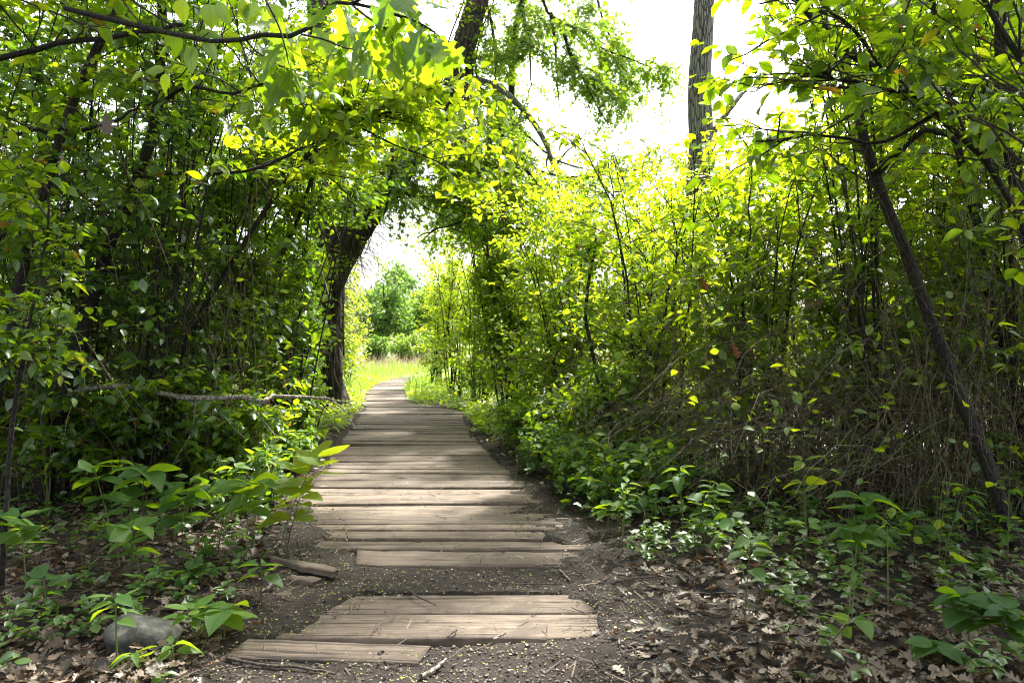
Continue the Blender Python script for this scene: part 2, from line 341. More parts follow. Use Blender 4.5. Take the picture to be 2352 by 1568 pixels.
def soil_mat():
    m, n, l, out = mat('forest_soil'); tc = n.new('ShaderNodeTexCoord')
    a = n.new('ShaderNodeTexNoise'); a.inputs['Scale'].default_value = 45; a.inputs['Detail'].default_value = 10; a.inputs['Roughness'].default_value = .75; l.new(tc.outputs['Object'], a.inputs['Vector'])
    c = ramp(n, l, a.outputs[0], [(.35, (.006, .004, .0028)), (.55, (.02, .0138, .0094)), (.75, (.062, .043, .03))])
    # meadow turf beyond the thicket
    g = n.new('ShaderNodeTexNoise'); g.inputs['Scale'].default_value = 3; g.inputs['Detail'].default_value = 9; l.new(tc.outputs['Object'], g.inputs['Vector'])
    gc = ramp(n, l, g.outputs[0], [(.35, (.10, .15, .03)), (.6, (.18, .22, .06)), (.75, (.3, .26, .14))])
    s = n.new('ShaderNodeSeparateXYZ'); l.new(tc.outputs['Object'], s.inputs[0])
    mr = n.new('ShaderNodeMapRange'); mr.inputs[1].default_value = 12.5; mr.inputs[2].default_value = 15.5; l.new(s.outputs[1], mr.inputs[0])
    x = n.new('ShaderNodeMix'); x.data_type = 'RGBA'; l.new(mr.outputs[0], x.inputs['Factor']); l.new(c.outputs[0], x.inputs['A']); l.new(gc.outputs[0], x.inputs['B'])
    b = n.new('ShaderNodeBsdfPrincipled'); b.inputs['Roughness'].default_value = .95; l.new(x.outputs['Result'], b.inputs['Base Color'])
    bp = n.new('ShaderNodeBump'); bp.inputs['Strength'].default_value = .8; bp.inputs['Distance'].default_value = .015; l.new(a.outputs[0], bp.inputs['Height']); l.new(bp.outputs[0], b.inputs['Normal'])
    l.new(b.outputs[0], out.inputs[0]); return m
M_SOIL = soil_mat()

def rock_mat():
    m, n, l, out = mat('grey_stone'); tc = n.new('ShaderNodeTexCoord')
    a = n.new('ShaderNodeTexNoise'); a.inputs['Scale'].default_value = 22; a.inputs['Detail'].default_value = 10; a.inputs['Roughness'].default_value = .7; l.new(tc.outputs['Object'], a.inputs['Vector'])
    c = ramp(n, l, a.outputs[0], [(.3, (.022, .022, .019)), (.5, (.055, .056, .048)), (.7, (.16, .16, .14))])
    b = n.new('ShaderNodeBsdfPrincipled'); b.inputs['Roughness'].default_value = .8; l.new(c.outputs[0], b.inputs['Base Color'])
    bp = n.new('ShaderNodeBump'); bp.inputs['Strength'].default_value = .5; bp.inputs['Distance'].default_value = .01; l.new(a.outputs[0], bp.inputs['Height']); l.new(bp.outputs[0], b.inputs['Normal'])
    l.new(b.outputs[0], out.inputs[0]); return m
M_ROCK = rock_mat()

def plain(name, stops, rough=.7):
    m, n, l, out = mat(name); b = n.new('ShaderNodeBsdfPrincipled'); r = attr(n, 'rnd')
    c = ramp(n, l, r.outputs['Fac'], stops); l.new(c.outputs[0], b.inputs['Base Color']); b.inputs['Roughness'].default_value = rough; l.new(b.outputs[0], out.inputs[0]); return m
M_CHIP = plain('bark_chips', [(0, (.015, .01, .007)), (.6, (.06, .04, .026)), (.9, (.16, .115, .08)), (1, (.38, .3, .22))])
M_FLOW = plain('fallen_blossom', [(0, (.22, .26, .04)), (1, (.42, .46, .08))])

# ------------------------------------------------------------------ the ground
def grid(name, xs, ys, m, kind='structure'):
    X, Y = np.meshgrid(xs, ys); Z = ground_z(X, Y)
    V = np.stack([X, Y, Z], -1).reshape(-1, 3); nx, ny = len(xs), len(ys)
    i = (np.arange(ny - 1)[:, None] * nx + np.arange(nx - 1)[None]).ravel()
    q = np.stack([i, i + 1, i + nx + 1, i + nx], -1)
    g = Geo(); g.add(V, q, np.full(len(q), 4)); o = g.build(name, m, smooth=True); o['kind'] = kind; return o
def spread(parts):
    a = [np.arange(s, e, d) for s, e, d in parts]; return np.unique(np.round(np.concatenate(a), 4))
gxs = spread([(-900, -60, 60), (-60, -12, 6), (-12, -3, .3), (-3, -1.9, .06), (-1.9, 1.2, .018), (1.2, 3, .06), (3, 12, .3), (12, 60, 6), (60, 901, 60)])
gys = spread([(-40, 0, 5), (0, 2.2, .2), (2.2, 5.6, .018), (5.6, 9, .05), (9, 26, .2), (26, 60, 2), (60, 900, 60)])
grid('ground', gxs, gys, M_SOIL)

# ------------------------------------------------------------------ the boardwalk
def board(g, a, b, c, d, top=.0, th=.045, nseg=26, rag=.007, warp=.01, tone=None):
    """a near-left, b near-right, c far-right, d far-left (x,y); one plank with slightly worn edges"""
    a, b, c, d = map(np.array, (a, b, c, d)); r = rng.random() if tone is None else tone
    t = np.linspace(0, 1, nseg)[:, None]
    near = a + (b - a) * t; far = d + (c - d) * t
    wob = np.cumsum(rng.standard_normal(nseg)) * rag * .35; near[:, 1] += wob - wob.mean() + rng.standard_normal(nseg) * rag * .2
    wob = np.cumsum(rng.standard_normal(nseg)) * rag * .35; far[:, 1] += wob - wob.mean() + rng.standard_normal(nseg) * rag * .2
    z = top + rng.uniform(-warp, warp) + np.linspace(rng.uniform(-warp, warp), rng.uniform(-warp, warp), nseg)
    wd = np.linalg.norm(d - a); ln = np.linalg.norm(b - a)
    rows = []; lcs = []
    for f, dz in ((0, -th), (0, -.006), (.05, 0), (.5, -.003), (.95, 0), (1, -.006), (1, -th)):
        p = near * (1 - f) + far * f; rows.append(np.column_stack([p, z + dz])); lcs.append(np.column_stack([t[:, 0] * ln, np.full(nseg, f * wd), np.full(nseg, dz)]))
    V = np.stack(rows); n = nseg; m = len(rows)
    i = (np.arange(m - 1)[:, None] * n + np.arange(n - 1)[None]).ravel()
    q = np.stack([i, i + 1, i + n + 1, i + n], -1)
    loops = list(q.ravel()); sz = [4] * len(q)
    for e in (0, n - 1): loops += [k * n + e for k in range(m)]; sz.append(m)
    g.add(V.reshape(-1, 3), loops, sz, r, np.stack(lcs).reshape(-1, 3))

seams = [3.827, 4.075, 4.36, 4.64, 4.93, 5.23, 5.49, 5.78, 6.11, 6.39, 6.74, 7.08, 7.48, 7.8]
while seams[-1] < 24: seams.append(seams[-1] + rng.uniform(.2, .3))
g = Geo()
for s0, s1 in zip(seams[:-1], seams[1:]):
    gap = rng.uniform(.015, .045); e = rng.uniform(-.04, .04, 2); sk = rng.uniform(-.008, .008)
    tilt = 0.0
    if rng.random() < .4:
        f = rng.uniform(.3, .7); sm = s0 + (s1 - s0) * f; wv = rng.uniform(-.012, .012)
        board(g, (xl(s0) + e[0], s0 + sk), (xr(s0) + e[1], s0 - sk), (xr(s0) + e[1] + rng.uniform(-.05, .03), sm - .01 - wv), (xl(s0) + e[0] + rng.uniform(-.03, .05), sm - .01 + wv), rag=.009, warp=.009)
        s0 = sm; e = rng.uniform(-.06, .06, 2)
    board(g, (xl(s0) + e[0], s0 + sk + tilt), (xr(s0) + e[1], s0 - sk), (xr(s1) + e[1], s1 - gap - sk), (xl(s1) + e[0], s1 - gap + sk + tilt))
for sx in (.15, .5, .85):                   # bearers below the deck
    ys = np.linspace(3.75, 24, 60); x = xl(ys) + (xr(ys) - xl(ys)) * sx
    P = np.column_stack([x, ys, np.full(60, -.085)])[None]; tubes(g, P, np.full((1, 60), .038), 4)
tag(g.build('boardwalk', M_WOOD), 'weathered grey brown plank walkway winding through the trees to the meadow', 'boardwalk', kind='structure')

def plank(label, a, b, c, d, top=.004, tilt=0, **kw):
    g = Geo(); board(g, a, b, c, d, top=0, **kw); o = g.build('plank', M_WOOD)
    me = o.data; cx = np.array([(a[0] + b[0]) / 2, (a[1] + d[1]) / 2, top])
    v = np.empty(len(me.vertices) * 3, np.float32); me.vertices.foreach_get('co', v); v = v.reshape(-1, 3); v -= np.array([cx[0], cx[1], 0]); me.vertices.foreach_set('co', v.ravel()); me.update()
    o.location = cx; o.rotation_euler = (0, tilt, 0)
    return tag(o, label, 'plank', 'loose planks at the near end of the boardwalk')
plank('wide smooth plank half buried in soil, nearest full-width plank of the walk', (-.95, 2.71), (.42, 2.70), (.43, 2.94), (-.93, 2.94), .002, tone=.75, rag=.003, warp=.003)
plank('smooth plank with a dark twig lying on it, behind the nearest full-width plank', (-.93, 2.962), (.36, 2.968), (.30, 3.185), (-.9, 3.18), .0, tone=.6, rag=.003, warp=.003)
plank('deeply split plank between two bands of dark soil', (-.8, 3.535), (.36, 3.555), (.36, 3.79), (-.84, 3.785), .004, rag=.012, tone=.35)
plank('short grey plank end sticking out of the soil at the lower left', (-1.035, 2.50), (-.33, 2.455), (-.30, 2.59), (-1.0, 2.665), .018, R(1), tone=.4)
plank('upper splintered plank piece poking out on the left edge of the path', (-1.235, 3.50), (-.86, 3.33), (-.84, 3.385), (-1.215, 3.54), .05, R(3), rag=.016, nseg=16, th=.028, tone=.35)
plank('lower splintered plank piece below another on the left edge of the path', (-1.21, 3.355), (-.93, 3.25), (-.90, 3.30), (-1.22, 3.43), .035, R(3), rag=.02, nseg=16, th=.028, tone=.2)

# ------------------------------------------------------------------ plants
def woody(name, label, cat, base, skel, n1, l1, n2, l2, nl, ll, T=T_HEX, lm=None, wm=None, tm=None, group=None,
          t1=(.25, 1), droop=.12, up=.35, spread=1.0, flat=.45, top=None, keep=None, twr=.0022, sides=6, bump=.04, br=.3, side_bias=None, gaps=None, t2=(.15, 1), trunk_name='trunk', hang=0.0):
    """skel: list of (points (k,3), r0, r1). n1 branches on the stems, n2 twigs on stems and branches, nl leaves a twig"""
    lm = lm or M_LEAF; wm = wm or M_STEM; tm = tm or M_TWIG
    root = empty(name, tuple(base), label=label, cat=cat, group=group)
    K = 14; SP = np.stack([spline(p, K) for p, _, _ in skel])
    SR = np.stack([np.linspace(a, b, K) for _, a, b in skel])
    SR[:, 0] *= 1.25
    gs = Geo()
    wob = rng.standard_normal(SP.shape) * .012 * np.linspace(0, 1, K)[None, :, None]; SP = SP + wob
    tubes(gs, SP, SR, sides, bump=bump); gs.build(trunk_name, wm, root, smooth=True)
    p, t, u = sample(SP, n1, *t1)
    d = nrm(t * .55 + rng.standard_normal((n1, 3)) * np.array([1, 1, .45]) * spread * .75 + np.array([0, 0, up]))
    if side_bias is not None: d = nrm(d + np.array(side_bias))
    L = l1 * rng.uniform(.45, 1.2, n1) * (1.15 - .5 * u)
    B = grow(p, d, L, 8, droop, .07)
    BR = np.linspace(1, .35, 8)[None] * (twr * 3.2 * (L / l1) ** .7)[:, None]
    p, t, u = sample(B, n2, *t2)
    d = nrm(t * .7 + rng.standard_normal((n2, 3)) * np.array([1, 1, .5]) * .8 + np.array([0, 0, up * .4 - hang]))
    Tw = grow(p, d, l2 * rng.uniform(.4, 1.2, n2), 6, droop * 1.2, .06)
    def ok(P):
        bad = blocked(P)
        if top is not None: bad |= P[:, 2] > top(P)
        if gaps is not None:
            for c, r in gaps: bad |= (((P - np.array(c)) / np.array(r)) ** 2).sum(1) < 1 + .5 * (noise2(P[:, 0], P[:, 2], .3, 5) - .5)
        if keep is not None: bad |= ~keep(P)
        return ~bad
    okb = ok(B[:, -1]) & ok(B[:, 4]); okt = ok(Tw[:, -1]) & ok(Tw[:, 2])
    gt = Geo(); 
    if okb.any(): tubes(gt, B[okb], BR[okb], 4)
    Tk = Tw[okt]
    if len(Tk): tubes(gt, Tk, np.broadcast_to(np.linspace(1, .5, 6) * twr, Tk.shape[:2]), 3)
    gt.build('twigs', tm, root)
    gl = Geo()
    if len(Tk) and nl:
        n = len(Tk)
        tt = (np.arange(nl) + .6)[None] / nl + rng.uniform(-.3, .3, (n, nl)) / nl; tt = np.clip(tt, .08, 1) * 4.999
        k = np.minimum(tt.astype(int), 4); uu = (tt - k)[..., None]; ii = np.arange(n)[:, None]
        a, b = Tk[ii, k], Tk[ii, k + 1]; P = (a * (1 - uu) + b * uu).reshape(-1, 3); t = nrm(b - a).reshape(-1, 3)
        sg = np.tile(np.where(np.arange(nl) % 2, 1, -1), n)[:, None]
        m = len(P); N = nrm(np.array([0, 0, 1.0]) + rng.standard_normal((m, 3)) * flat)
        sd_ = nrm(np.cross(N, t)); D = nrm(t * .6 + sg * sd_ * .9 + rng.standard_normal((m, 3)) * .3 + np.array([0, 0, -.15 - hang]))
        N = nrm(N - (N * D).sum(1, keepdims=True) * D)
        q = ok(P + D * ll)
        leaves(gl, P[q], D[q], N[q], ll * rng.uniform(.35, 1.3, q.sum()), T)
    gl.build('foliage', lm, root)
    return root

def stems(base, n, h, spreadr, lean=(0, 0), r=.016, arch=.25):
    out = []
    for i in range(n):
        a = rng.uniform(0, 2 * math.pi); rr = rng.uniform(.2, 1)
        b = np.array([base[0] + rng.uniform(-.15, .15), base[1] + rng.uniform(-.15, .15), base[2] - .03])
        hh = h * rng.uniform(.65, 1.05); dx = np.array([math.cos(a), math.sin(a), 0]) * spreadr * rr + np.array([lean[0], lean[1], 0]) * hh
        pts = [b, b + dx * .25 + np.array([0, 0, hh * .35]), b + dx * .6 + np.array([0, 0, hh * .7]), b + dx * (1 + arch) + np.array([0, 0, hh])]
        pts = [pts[0]] + [p + rng.standard_normal(3) * .05 for p in pts[1:]]
        out.append((pts, r * rng.uniform(.5, 1.2), r * .25))
    return out

def gz(x, y): return float(ground_z(np.array([x]), np.array([y]))[0])

def thicket(x, y, label, h=4.0, n=6, sp=.9, lean=(0, 0), ll=.07, dens=1.0, name='shrub', group=None, cat='shrub', lm=None, T=T_HEX, r=.013, l1=.8, **kw):
    b = (x, y, gz(x, y)); ll *= rng.uniform(.78, 1.3); lm = lm or (M_LEAF, M_LEAF2, M_LEAF, M_LEAF)[int(rng.integers(0, 4))]
    return woody(name, label, cat, b, stems(b, n + 3, h, sp, lean, r), int(190 * dens), l1, int(1000 * dens), .34, 8, ll, T=T, lm=lm, group=group, trunk_name='stems', t1=(.12, 1), **kw)

exec_order = None
# --- left thicket
GL = 'shrubs in the thicket left of the boardwalk'
for x, y, h, n, lean, d, lab in [
    (-2.45, 5.9, 4.2, 6, (.10, 0), 1.15, 'leafy shrub whose stems lean towards the boardwalk, in front of the fallen pale branch'),
    (-3.4, 5.5, 4.6, 6, (.12, 0), 1.0, 'dark stemmed shrub behind the broad-leaved seedlings, between two slanting dark trunks'),
    (-2.15, 6.6, 4.3, 6, (.08, 0), 1.25, 'bright leafy shrub hanging over the left edge of the boardwalk before the forked tree'),
    (-3.4, 6.3, 4.4, 7, (.14, 0), 1.0, 'many-stemmed shrub standing around the middle of the pale fallen branch'),
    (-4.4, 5.9, 4.6, 6, (.12, 0), 1.0, 'dense dark shrub at the far left edge of the photo behind the slanting stems'),
    (-2.6, 8.1, 4.4, 6, (.03, 0), 1.2, 'shrub just in front of the big forked trunk, left of the boardwalk'),
    (-4.0, 8.0, 4.5, 7, (.12, 0), 1.1, 'tall shrub beyond the pale fallen branch, left of the forked tree'),
    (-5.4, 7.6, 4.8, 7, (.1, 0), 1.0, 'shadowy shrub at the left beyond the first row of stems'),
    (-3.9, 10.0, 4.8, 7, (.05, 0), 1.2, 'shrub immediately left of the forked trunk and a little behind it'),
    (-5.6, 10.2, 5.0, 7, (.08, 0), 1.1, 'pale stemmed shrub deep in the thicket with the bright meadow showing through'),
    (-7.4, 9.8, 5.2, 7, (.08, 0), 1.1, 'deepest shrub at the far left of the thicket'),
]:
    thicket(x, y, lab, h, n, .8, lean, .072, d * .6, group=GL)
for x, y, h in [(-6.6, 13.4, 4.2), (-10.2, 12.8, 4.6)]:
    thicket(x, y, 'half-hidden shrub at the back of the left thicket by the meadow', h, 8, 1.3, (0, 0), .10, 1.3, group='shrubs at the back of the left thicket', T=T_DIA)

GB2 = 'low bushes under the left thicket'
for x, y, h, lab in [(-2.2, 5.3, .8, 'low bright bush below the fallen pale branch beside the boards'), (-3.0, 5.0, .8, 'low dark bush below the middle of the fallen pale branch'), (-4.0, 5.2, 1.0, 'low bush at the left end of the fallen pale branch'), (-2.25, 7.0, .9, 'low bush at the left edge of the boards before the forked tree'),
                     (-3.2, 7.0, 1.0, 'low bush beyond the fallen pale branch'), (-4.6, 6.8, 1.1, 'low bush in the deep shade at the left'), (-4.2, 8.8, 1.3, 'low bush left of the foot of the forked trunk'), (-5.6, 8.6, 1.4, 'low bush at the back of the left thicket')]:
    b = (x, y, gz(x, y)); woody('bush', lab, 'bush', b, stems(b, 12, h, .6, (0, 0), .006), 90, .45, 420, .25, 7, .075, group=GB2, trunk_name='stems', t1=(.2, 1), twr=.0018)

for x, y, h, n, lab in [(.62, 4.7, .30, 150, 'knee-high bushy growth at the right edge of the boards nearest the bare soil'), (.42, 5.3, .38, 200, 'knee-high bushy growth at the right edge of the boards before the cane tangle'), (.2, 6.0, .45, 220, 'leafy growth hugging the right edge of the middle boards'), (.95, 4.9, .45, 200, 'leafy growth just behind the knee-high bush at the right edge'), (.0, 7.0, .5, 220, 'leafy growth hugging the right edge just before the bend'),
                     (-1.75, 4.8, .35, 160, 'leafy growth at the left edge of the boards behind the bright seedlings'), (-1.95, 6.2, .5, 220, 'leafy growth hugging the left edge of the middle boards')]:
    b = (x, y, gz(x, y)); woody('bush', lab, 'bush', b, stems(b, 14, h, .32, (0, 0), .004), 60, .22, n, .16, 6, .062, group='low growth along the edges of the boards', trunk_name='stems', t1=(.2, 1), twr=.0015, T=T_OV, lm=M_UNDER)
for x, y, h, lab in [(.75, 6.3, .8, 'low bush at the right edge of the boards below the sunlit shrubs'), (1.5, 6.0, .9, 'low bush under the sunlit shrubs right of the boards'), (.3, 8.0, 1.0, 'low bush at the bend of the boards'), 
                     (.0, 11.0, 1.2, 'low bush right of the boards just before they turn left'), (-.6, 12.6, 1.1, 'low bush on the inside of the far bend of the boards')]:
    b = (x, y, gz(x, y)); woody('bush', lab, 'bush', b, stems(b, 12, h, .6, (0, 0), .006), 90, .45, 210, .25, 7, .07, group='low bushes under the right thicket', trunk_name='stems', t1=(.2, 1), twr=.0018)

def low(zc, a=.25): return lambda P: P[:, 2] * 0 + zc + a * (noise2(P[:, 0], P[:, 1], .35, 3) - .5) * 2
# --- right thicket
GR = 'shrubs in the thicket right of the boardwalk'
for x, y, h, n, lean, d, zt, lab in [
    (1.25, 6.1, 2.9, 7, (-.03, 0), .9, 2.5, 'sunlit yellow-green shrub nearest the right edge of the boardwalk'),
    (1.95, 5.6, 2.9, 7, (0, 0), .85, 2.55, 'glowing yellow-green shrub in front of the tall grey trunk'),
    (2.7, 5.4, 3.2, 7, (0, 0), .8, 2.9, 'glowing shrub between the grey trunk and the long slanting stem'),
    (.55, 7.9, 3.3, 7, (-.03, 0), 1.2, 2.9, 'upright leafy shrub at the bend of the boardwalk, right side'),
    (1.6, 7.7, 3.3, 7, (0, 0), .8, 3.05, 'bright shrub just left of the base of the tall grey trunk'),
    (2.9, 7.2, 3.6, 7, (0, 0), .7, 3.2, 'bright shrub just right of the base of the tall grey trunk'),
    (3.7, 6.0, 3.9, 7, (0, 0), .7, 3.7, 'leafy shrub behind the long slanting stem at the right'),
    (4.6, 6.8, 4.6, 7, (-.05, 0), .7, 4.3, 'tall shrub at the right edge of the photo behind the dark trunks'),
    (.0, 9.7, 4.2, 8, (-.02, 0), 1.7, 4.2, 'dark ivy-like shrub column rising where the boardwalk turns left'),
    (2.3, 9.6, 3.6, 7, (0, 0), .8, 3.3, 'backlit shrub close behind the foot of the grey trunk'),
    (1.0, 12.0, 4.4, 8, (0, 0), 1.3, 4.1, 'yellow-green shrub far behind the bend, right of the boardwalk'),
]:
    thicket(x, y, lab, h, n, .8, lean, .076, d * .9, group=GR, lm=M_LIT if (zt < 4 and x > .3) or y > 11 else None, top=low(zt + .3, .55) if x < 2.4 else None)
# --- leggy thin-stemmed shrubs, mostly bare below
for x, y, h, lean, lab in [(2.6, 4.9, 4.6, (-.05, 0), 'leggy thin-stemmed shrub crossing behind the long slanting trunk'), (3.4, 4.6, 5.0, (-.08, 0), 'leggy shrub of dark thin stems between the two right slanting trunks'), (4.3, 5.2, 5.2, (-.1, 0), 'leggy shrub of dark thin stems at the right edge of the photo'),
                           (3.6, 5.9, 5.0, (-.02, 0), 'leggy shrub whose thin stems cross the white sky at the upper right'), (4.9, 6.2, 5.4, (-.05, 0), 'leggy shrub far right behind the trunks')]:
    thicket(x, y, lab, h, 9, .9, lean, .08, .38, group='leggy thin-stemmed shrubs at the right', r=.011, l1=1.1, T=T_OV)
for x, y, h, lean, lab in [(-2.6, 5.0, 4.4, (.12, 0), 'leggy shrub of thin dark stems leaning over the fallen pale branch'), (-3.9, 4.8, 5.0, (.14, 0), 'leggy shrub of thin dark stems at the upper left corner'), (-3.2, 6.0, 5.0, (.1, 0), 'leggy thin-stemmed shrub between the slanting trunks at the left')]:
    thicket(x, y, lab, h, 9, .9, lean, .075, .38, group='leggy thin-stemmed shrubs at the left', r=.011, l1=1.1, T=T_OV)

# --- thin saplings at the end of the tunnel, right
GT = 'thin saplings beside the far bend of the boardwalk'
for x, y, h, lab in [(-1.15, 14.2, 3.7, 'slender pale-stemmed sapling nearest the far bend of the boardwalk'),
                     (-.6, 13.0, 3.9, 'multi-stemmed sapling right of the far bend, beside the dark column of leaves'),
                     (-1.9, 17.0, 3.6, 'sunlit sapling standing beyond the far bend'),
                     (-.3, 15.8, 4.3, 'tall bright sapling behind the others right of the far bend')]:
    thicket(x, y, lab, h, 7, .7, (-.02, 0), .065, .8, name='sapling', cat='sapling', group=GT, lm=M_LIT, T=T_DIA, r=.022, l1=.6)
thicket(-3.75, 14.5, 'sunlit yellow-green shrub beside the forked trunk at the meadow edge', 3.3, 7, .7, (.03, 0), .07, 1.1, lm=M_LIT, T=T_DIA)
thicket(-4.35, 18.0, 'sunlit shrub behind another at the left of the meadow opening', 3.0, 7, .8, (.03, 0), .07, 1.0, lm=M_LIT, T=T_DIA)

# --- big forked tree
def lim(pts): return np.array([at(*p) for p in pts])
base = at(762, 945, 11.4); base[2] = gz(base[0], base[1])
sk = [(lim([(752, 950, 11.4), (747, 800, 11.4), (752, 640, 11.4), (760, 520, 11.5), (748, 380, 11.7), (738, 200, 11.9), (730, 0, 12), (720, -250, 12.2)]), .30, .16),
      (lim([(758, 640, 11.3), (797, 575, 11.3), (850, 480, 11.2), (930, 370, 11.1), (1040, 210, 11.0), (1065, 100, 11), (1108, -20, 11), (1170, -240, 11)]), .22, .16),
      ]
big = woody('forked_tree', 'big dark forked tree wrapped in vines left of the boardwalk', 'tree', base, sk, 60, 1.4, 520, .5, 9, .075, T=T_HEX, wm=M_BARK, t1=(.25, 1), twr=.004, sides=20, bump=.09)
gl = Geo(); P = np.stack([spline(lim([(1062, 178, 10.95), (1110, 188, 10.8), (1143, 201, 10.7), (1176, 227, 10.6), (1223, 278, 10.5), (1253, 329, 10.4), (1275, 384, 10.4), (1318, 416, 10.4), (1370, 430, 10.4)]), 30)])
tubes(gl, P, np.linspace(.062, .022, 30)[None], 8, bump=.05)
P2 = np.stack([spline(lim([(1275, 384, 10.4), (1300, 350, 10.4), (1325, 330, 10.5), (1350, 300, 10.6)]), 30), spline(lim([(1262, 350, 10.4), (1255, 375, 10.4), (1262, 395, 10.4), (1290, 405, 10.4)]), 30)])
tubes(gl, P2, np.broadcast_to(np.linspace(.02, .006, 30), (2, 30)), 6)
gl.build('bent_limb', M_MOSSY, big, smooth=True)
gl = Geo()                                   # vines round the trunk
for k in range(44):
    ph = rng.uniform(0, 6.28); src = SPK = spline(sk[k % 2][0], 40); a = rng.integers(0, 10); b = rng.integers(22, 38)
    pp = src[a:b]; t = np.linspace(0, 1, len(pp)); rad = np.linspace(.31, .2, 40)[a:b] * (1 + .15 * rng.random())
    ph = ph + t * rng.uniform(-4, 4)
    Q = pp + np.column_stack([np.cos(ph) * rad, np.sin(ph) * rad, 0 * ph]); tubes(gl, Q[None], np.full((1, len(pp)), rng.uniform(.006, .016)), 4)
p, t, u = sample(np.stack([spline(s[0], 40) for s in sk]), 2200, .08, .66)
d = nrm(rng.standard_normal((2200, 3)) * np.array([1, 1, .6]) + np.array([0, 0, -.2])); Tt = grow(p + d * .15, d, rng.uniform(.2, .7, 2200), 6, .35, .1)
tubes(gl, Tt, np.full((2200, 6), .003), 3); gl.build('vine', M_TWIG, big)

# --- unseen trees added overhead to shade the path; crown gaps let sun through
for bx, by, hx, hy, lab in [(-2.6, .6, -.6, 4.2, 'unseen tree beside the camera, added so its high crown shades the near path'), (3.4, .9, 2.2, 4.6, 'unseen tree right of the camera, added so its high crown shades the near litter'), (-4.6, 3.4, -3.2, 6.0, 'unseen tall tree left of the path, added for its shading crown above the thicket')]:
    sk3 = [(np.array([[bx, by, -.1], [bx, by, 2.5], [bx * .9, by + .4, 4.6], [hx, hy, 6.2]]), .15, .06)] + [
        (np.array([[bx * .95, by + .3, 4.0], [(bx + hx) / 2 + dx * .4, (by + hy) / 2 + dy * .4, 4.9], [hx + dx, hy + dy, 6.0]]), .06, .02) for dx, dy in ((-2, 0), (2, 0), (0, 2.6), (1.4, 1.8), (-1.5, 2.0), (1.0, 4.0), (-.3, 4.4), (2.2, 3.4))[:4 if bx > 0 else 8]]
    woody('unseen_shade_tree', lab, 'tree', (bx, by, 0), sk3, 200 if bx > -4 else 110, 1.5, 3300 if bx > -4 else 1300, .5, 8, .11, wm=M_BARK, t1=(.5, 1), twr=.004, keep=lambda P: (P[:, 2] > 1.5 + .5 * P[:, 1]) & (P[:, 2] > 3.2), group='unseen trees added overhead to shade the path', gaps=[((-.3, 7.0, 6.3), (1.0, 1.0, 1.5)), ((.7, 5.0, 6.2), (1.1, 1.1, 1.4)), ((3.0, 5.8, 6.2), (1.6, 1.5, 1.6)), ((-2.4, 6.5, 6.5), (1.3, 1.0, 1.5))])

# --- drooping crown at the top centre (branches of a tall tree whose trunk is the second fork)
droopers = [
    [(1245, -160, 11), (1245, 0, 11.2), (1289, 51, 11.4), (1348, 80, 11.6), (1395, 117, 11.8), (1476, 146, 12), (1530, 165, 12)],
    [(1180, -200, 11), (1198, 7, 11), (1216, 91, 11), (1220, 176, 11), (1212, 225, 11)],
    [(1289, 51, 11.4), (1311, 128, 11.4), (1340, 180, 11.5), (1370, 240, 11.6), (1400, 290, 11.7)],
    [(1265, 30, 11.3), (1275, 100, 11.3), (1280, 170, 11.2), (1285, 250, 11.2)],
    [(1300, -200, 12.2), (1360, -40, 12.3), (1390, 60, 12.4), (1430, 140, 12.5), (1440, 210, 12.5)],
    [(1100, -50, 11), (1130, 60, 11.4), (1140, 170, 11.6), (1130, 300, 11.8), (1120, 380, 12)],
    [(1130, 250, 12), (1200, 300, 12.4), (1300, 380, 12.8), (1450, 390, 13), (1560, 330, 13)],
    [(1150, 330, 12), (1260, 400, 12.4), (1400, 400, 12.8), (1500, 370, 13)],
    [(1060, 150, 10.6), (1075, 240, 10.2), (1060, 330, 10), (1010, 420, 9.8)],
    [(1100, 200, 12.0), (1150, 300, 12), (1190, 420, 12), (1170, 560, 12), (1150, 700, 12)],
    [(960, 330, 11.5), (1010, 400, 11.7), (1080, 460, 12), (1160, 500, 12.2), (1230, 520, 12.4)],
    [(1000, 250, 10.8), (970, 330, 10.2), (940, 400, 9.8), (910, 460, 9.6)],
    [(1110, 230, 12.5), (1160, 290, 12.5), (1200, 340, 12.6), (1240, 400, 12.8)],
    [(1090, 260, 12.5), (1130, 330, 12.5), (1160, 400, 12.6), (1200, 450, 12.8)],
    [(1200, 380, 11.5), (1260, 450, 11.5), (1330, 480, 11.5)],
    [(870, 390, 9.9), (930, 440, 9.7), (985, 480, 9.6), (1050, 510, 9.5)],
    [(1190, 470, 9.9), (1110, 500, 9.8), (1030, 520, 9.7), (960, 545, 9.7)],
    [(900, 330, 9.6), (900, 400, 9.5), (890, 460, 9.5), (880, 500, 9.6)],
    [(1080, 80, 11.3), (1100, 220, 12), (1090, 380, 12.4), (1060, 480, 12.6)],
    [(1020, 300, 11.6), (1040, 420, 12), (1000, 520, 12.4), (960, 560, 12.6)],
]
b0 = at(1130, -120, 11)
mp = woody('overhanging_tree', 'fine-leaved drooping crown against the white sky at the top centre', 'tree', (b0[0], b0[1], 0),
      [(lim(p), .03, .007) for p in droopers] + [(np.array([[.2, 13.2, -.1], [.1, 13.2, 3], [.0, 12.4, 6], [.35, 11.3, 7.6]]), .09, .05)],
      520, .8, 6200, .36, 9, .08, T=T_MAP, lm=M_MAPLE, t1=(.15, 1), droop=.3, up=.0, twr=.003, spread=1.0, hang=.1,
      keep=lambda P: P[:, 2] > 2.25 + .1 * (P[:, 0] < -.9) + 1.5 * noise2(P[:, 0], P[:, 1], .5, 2) ** 2, sides=7, gaps=[(tuple(at(1285, 305, 11.5)), (.55, 2.2, .62)), (tuple(at(1215, 215, 11.5)), (.35, 1.6, .4))])

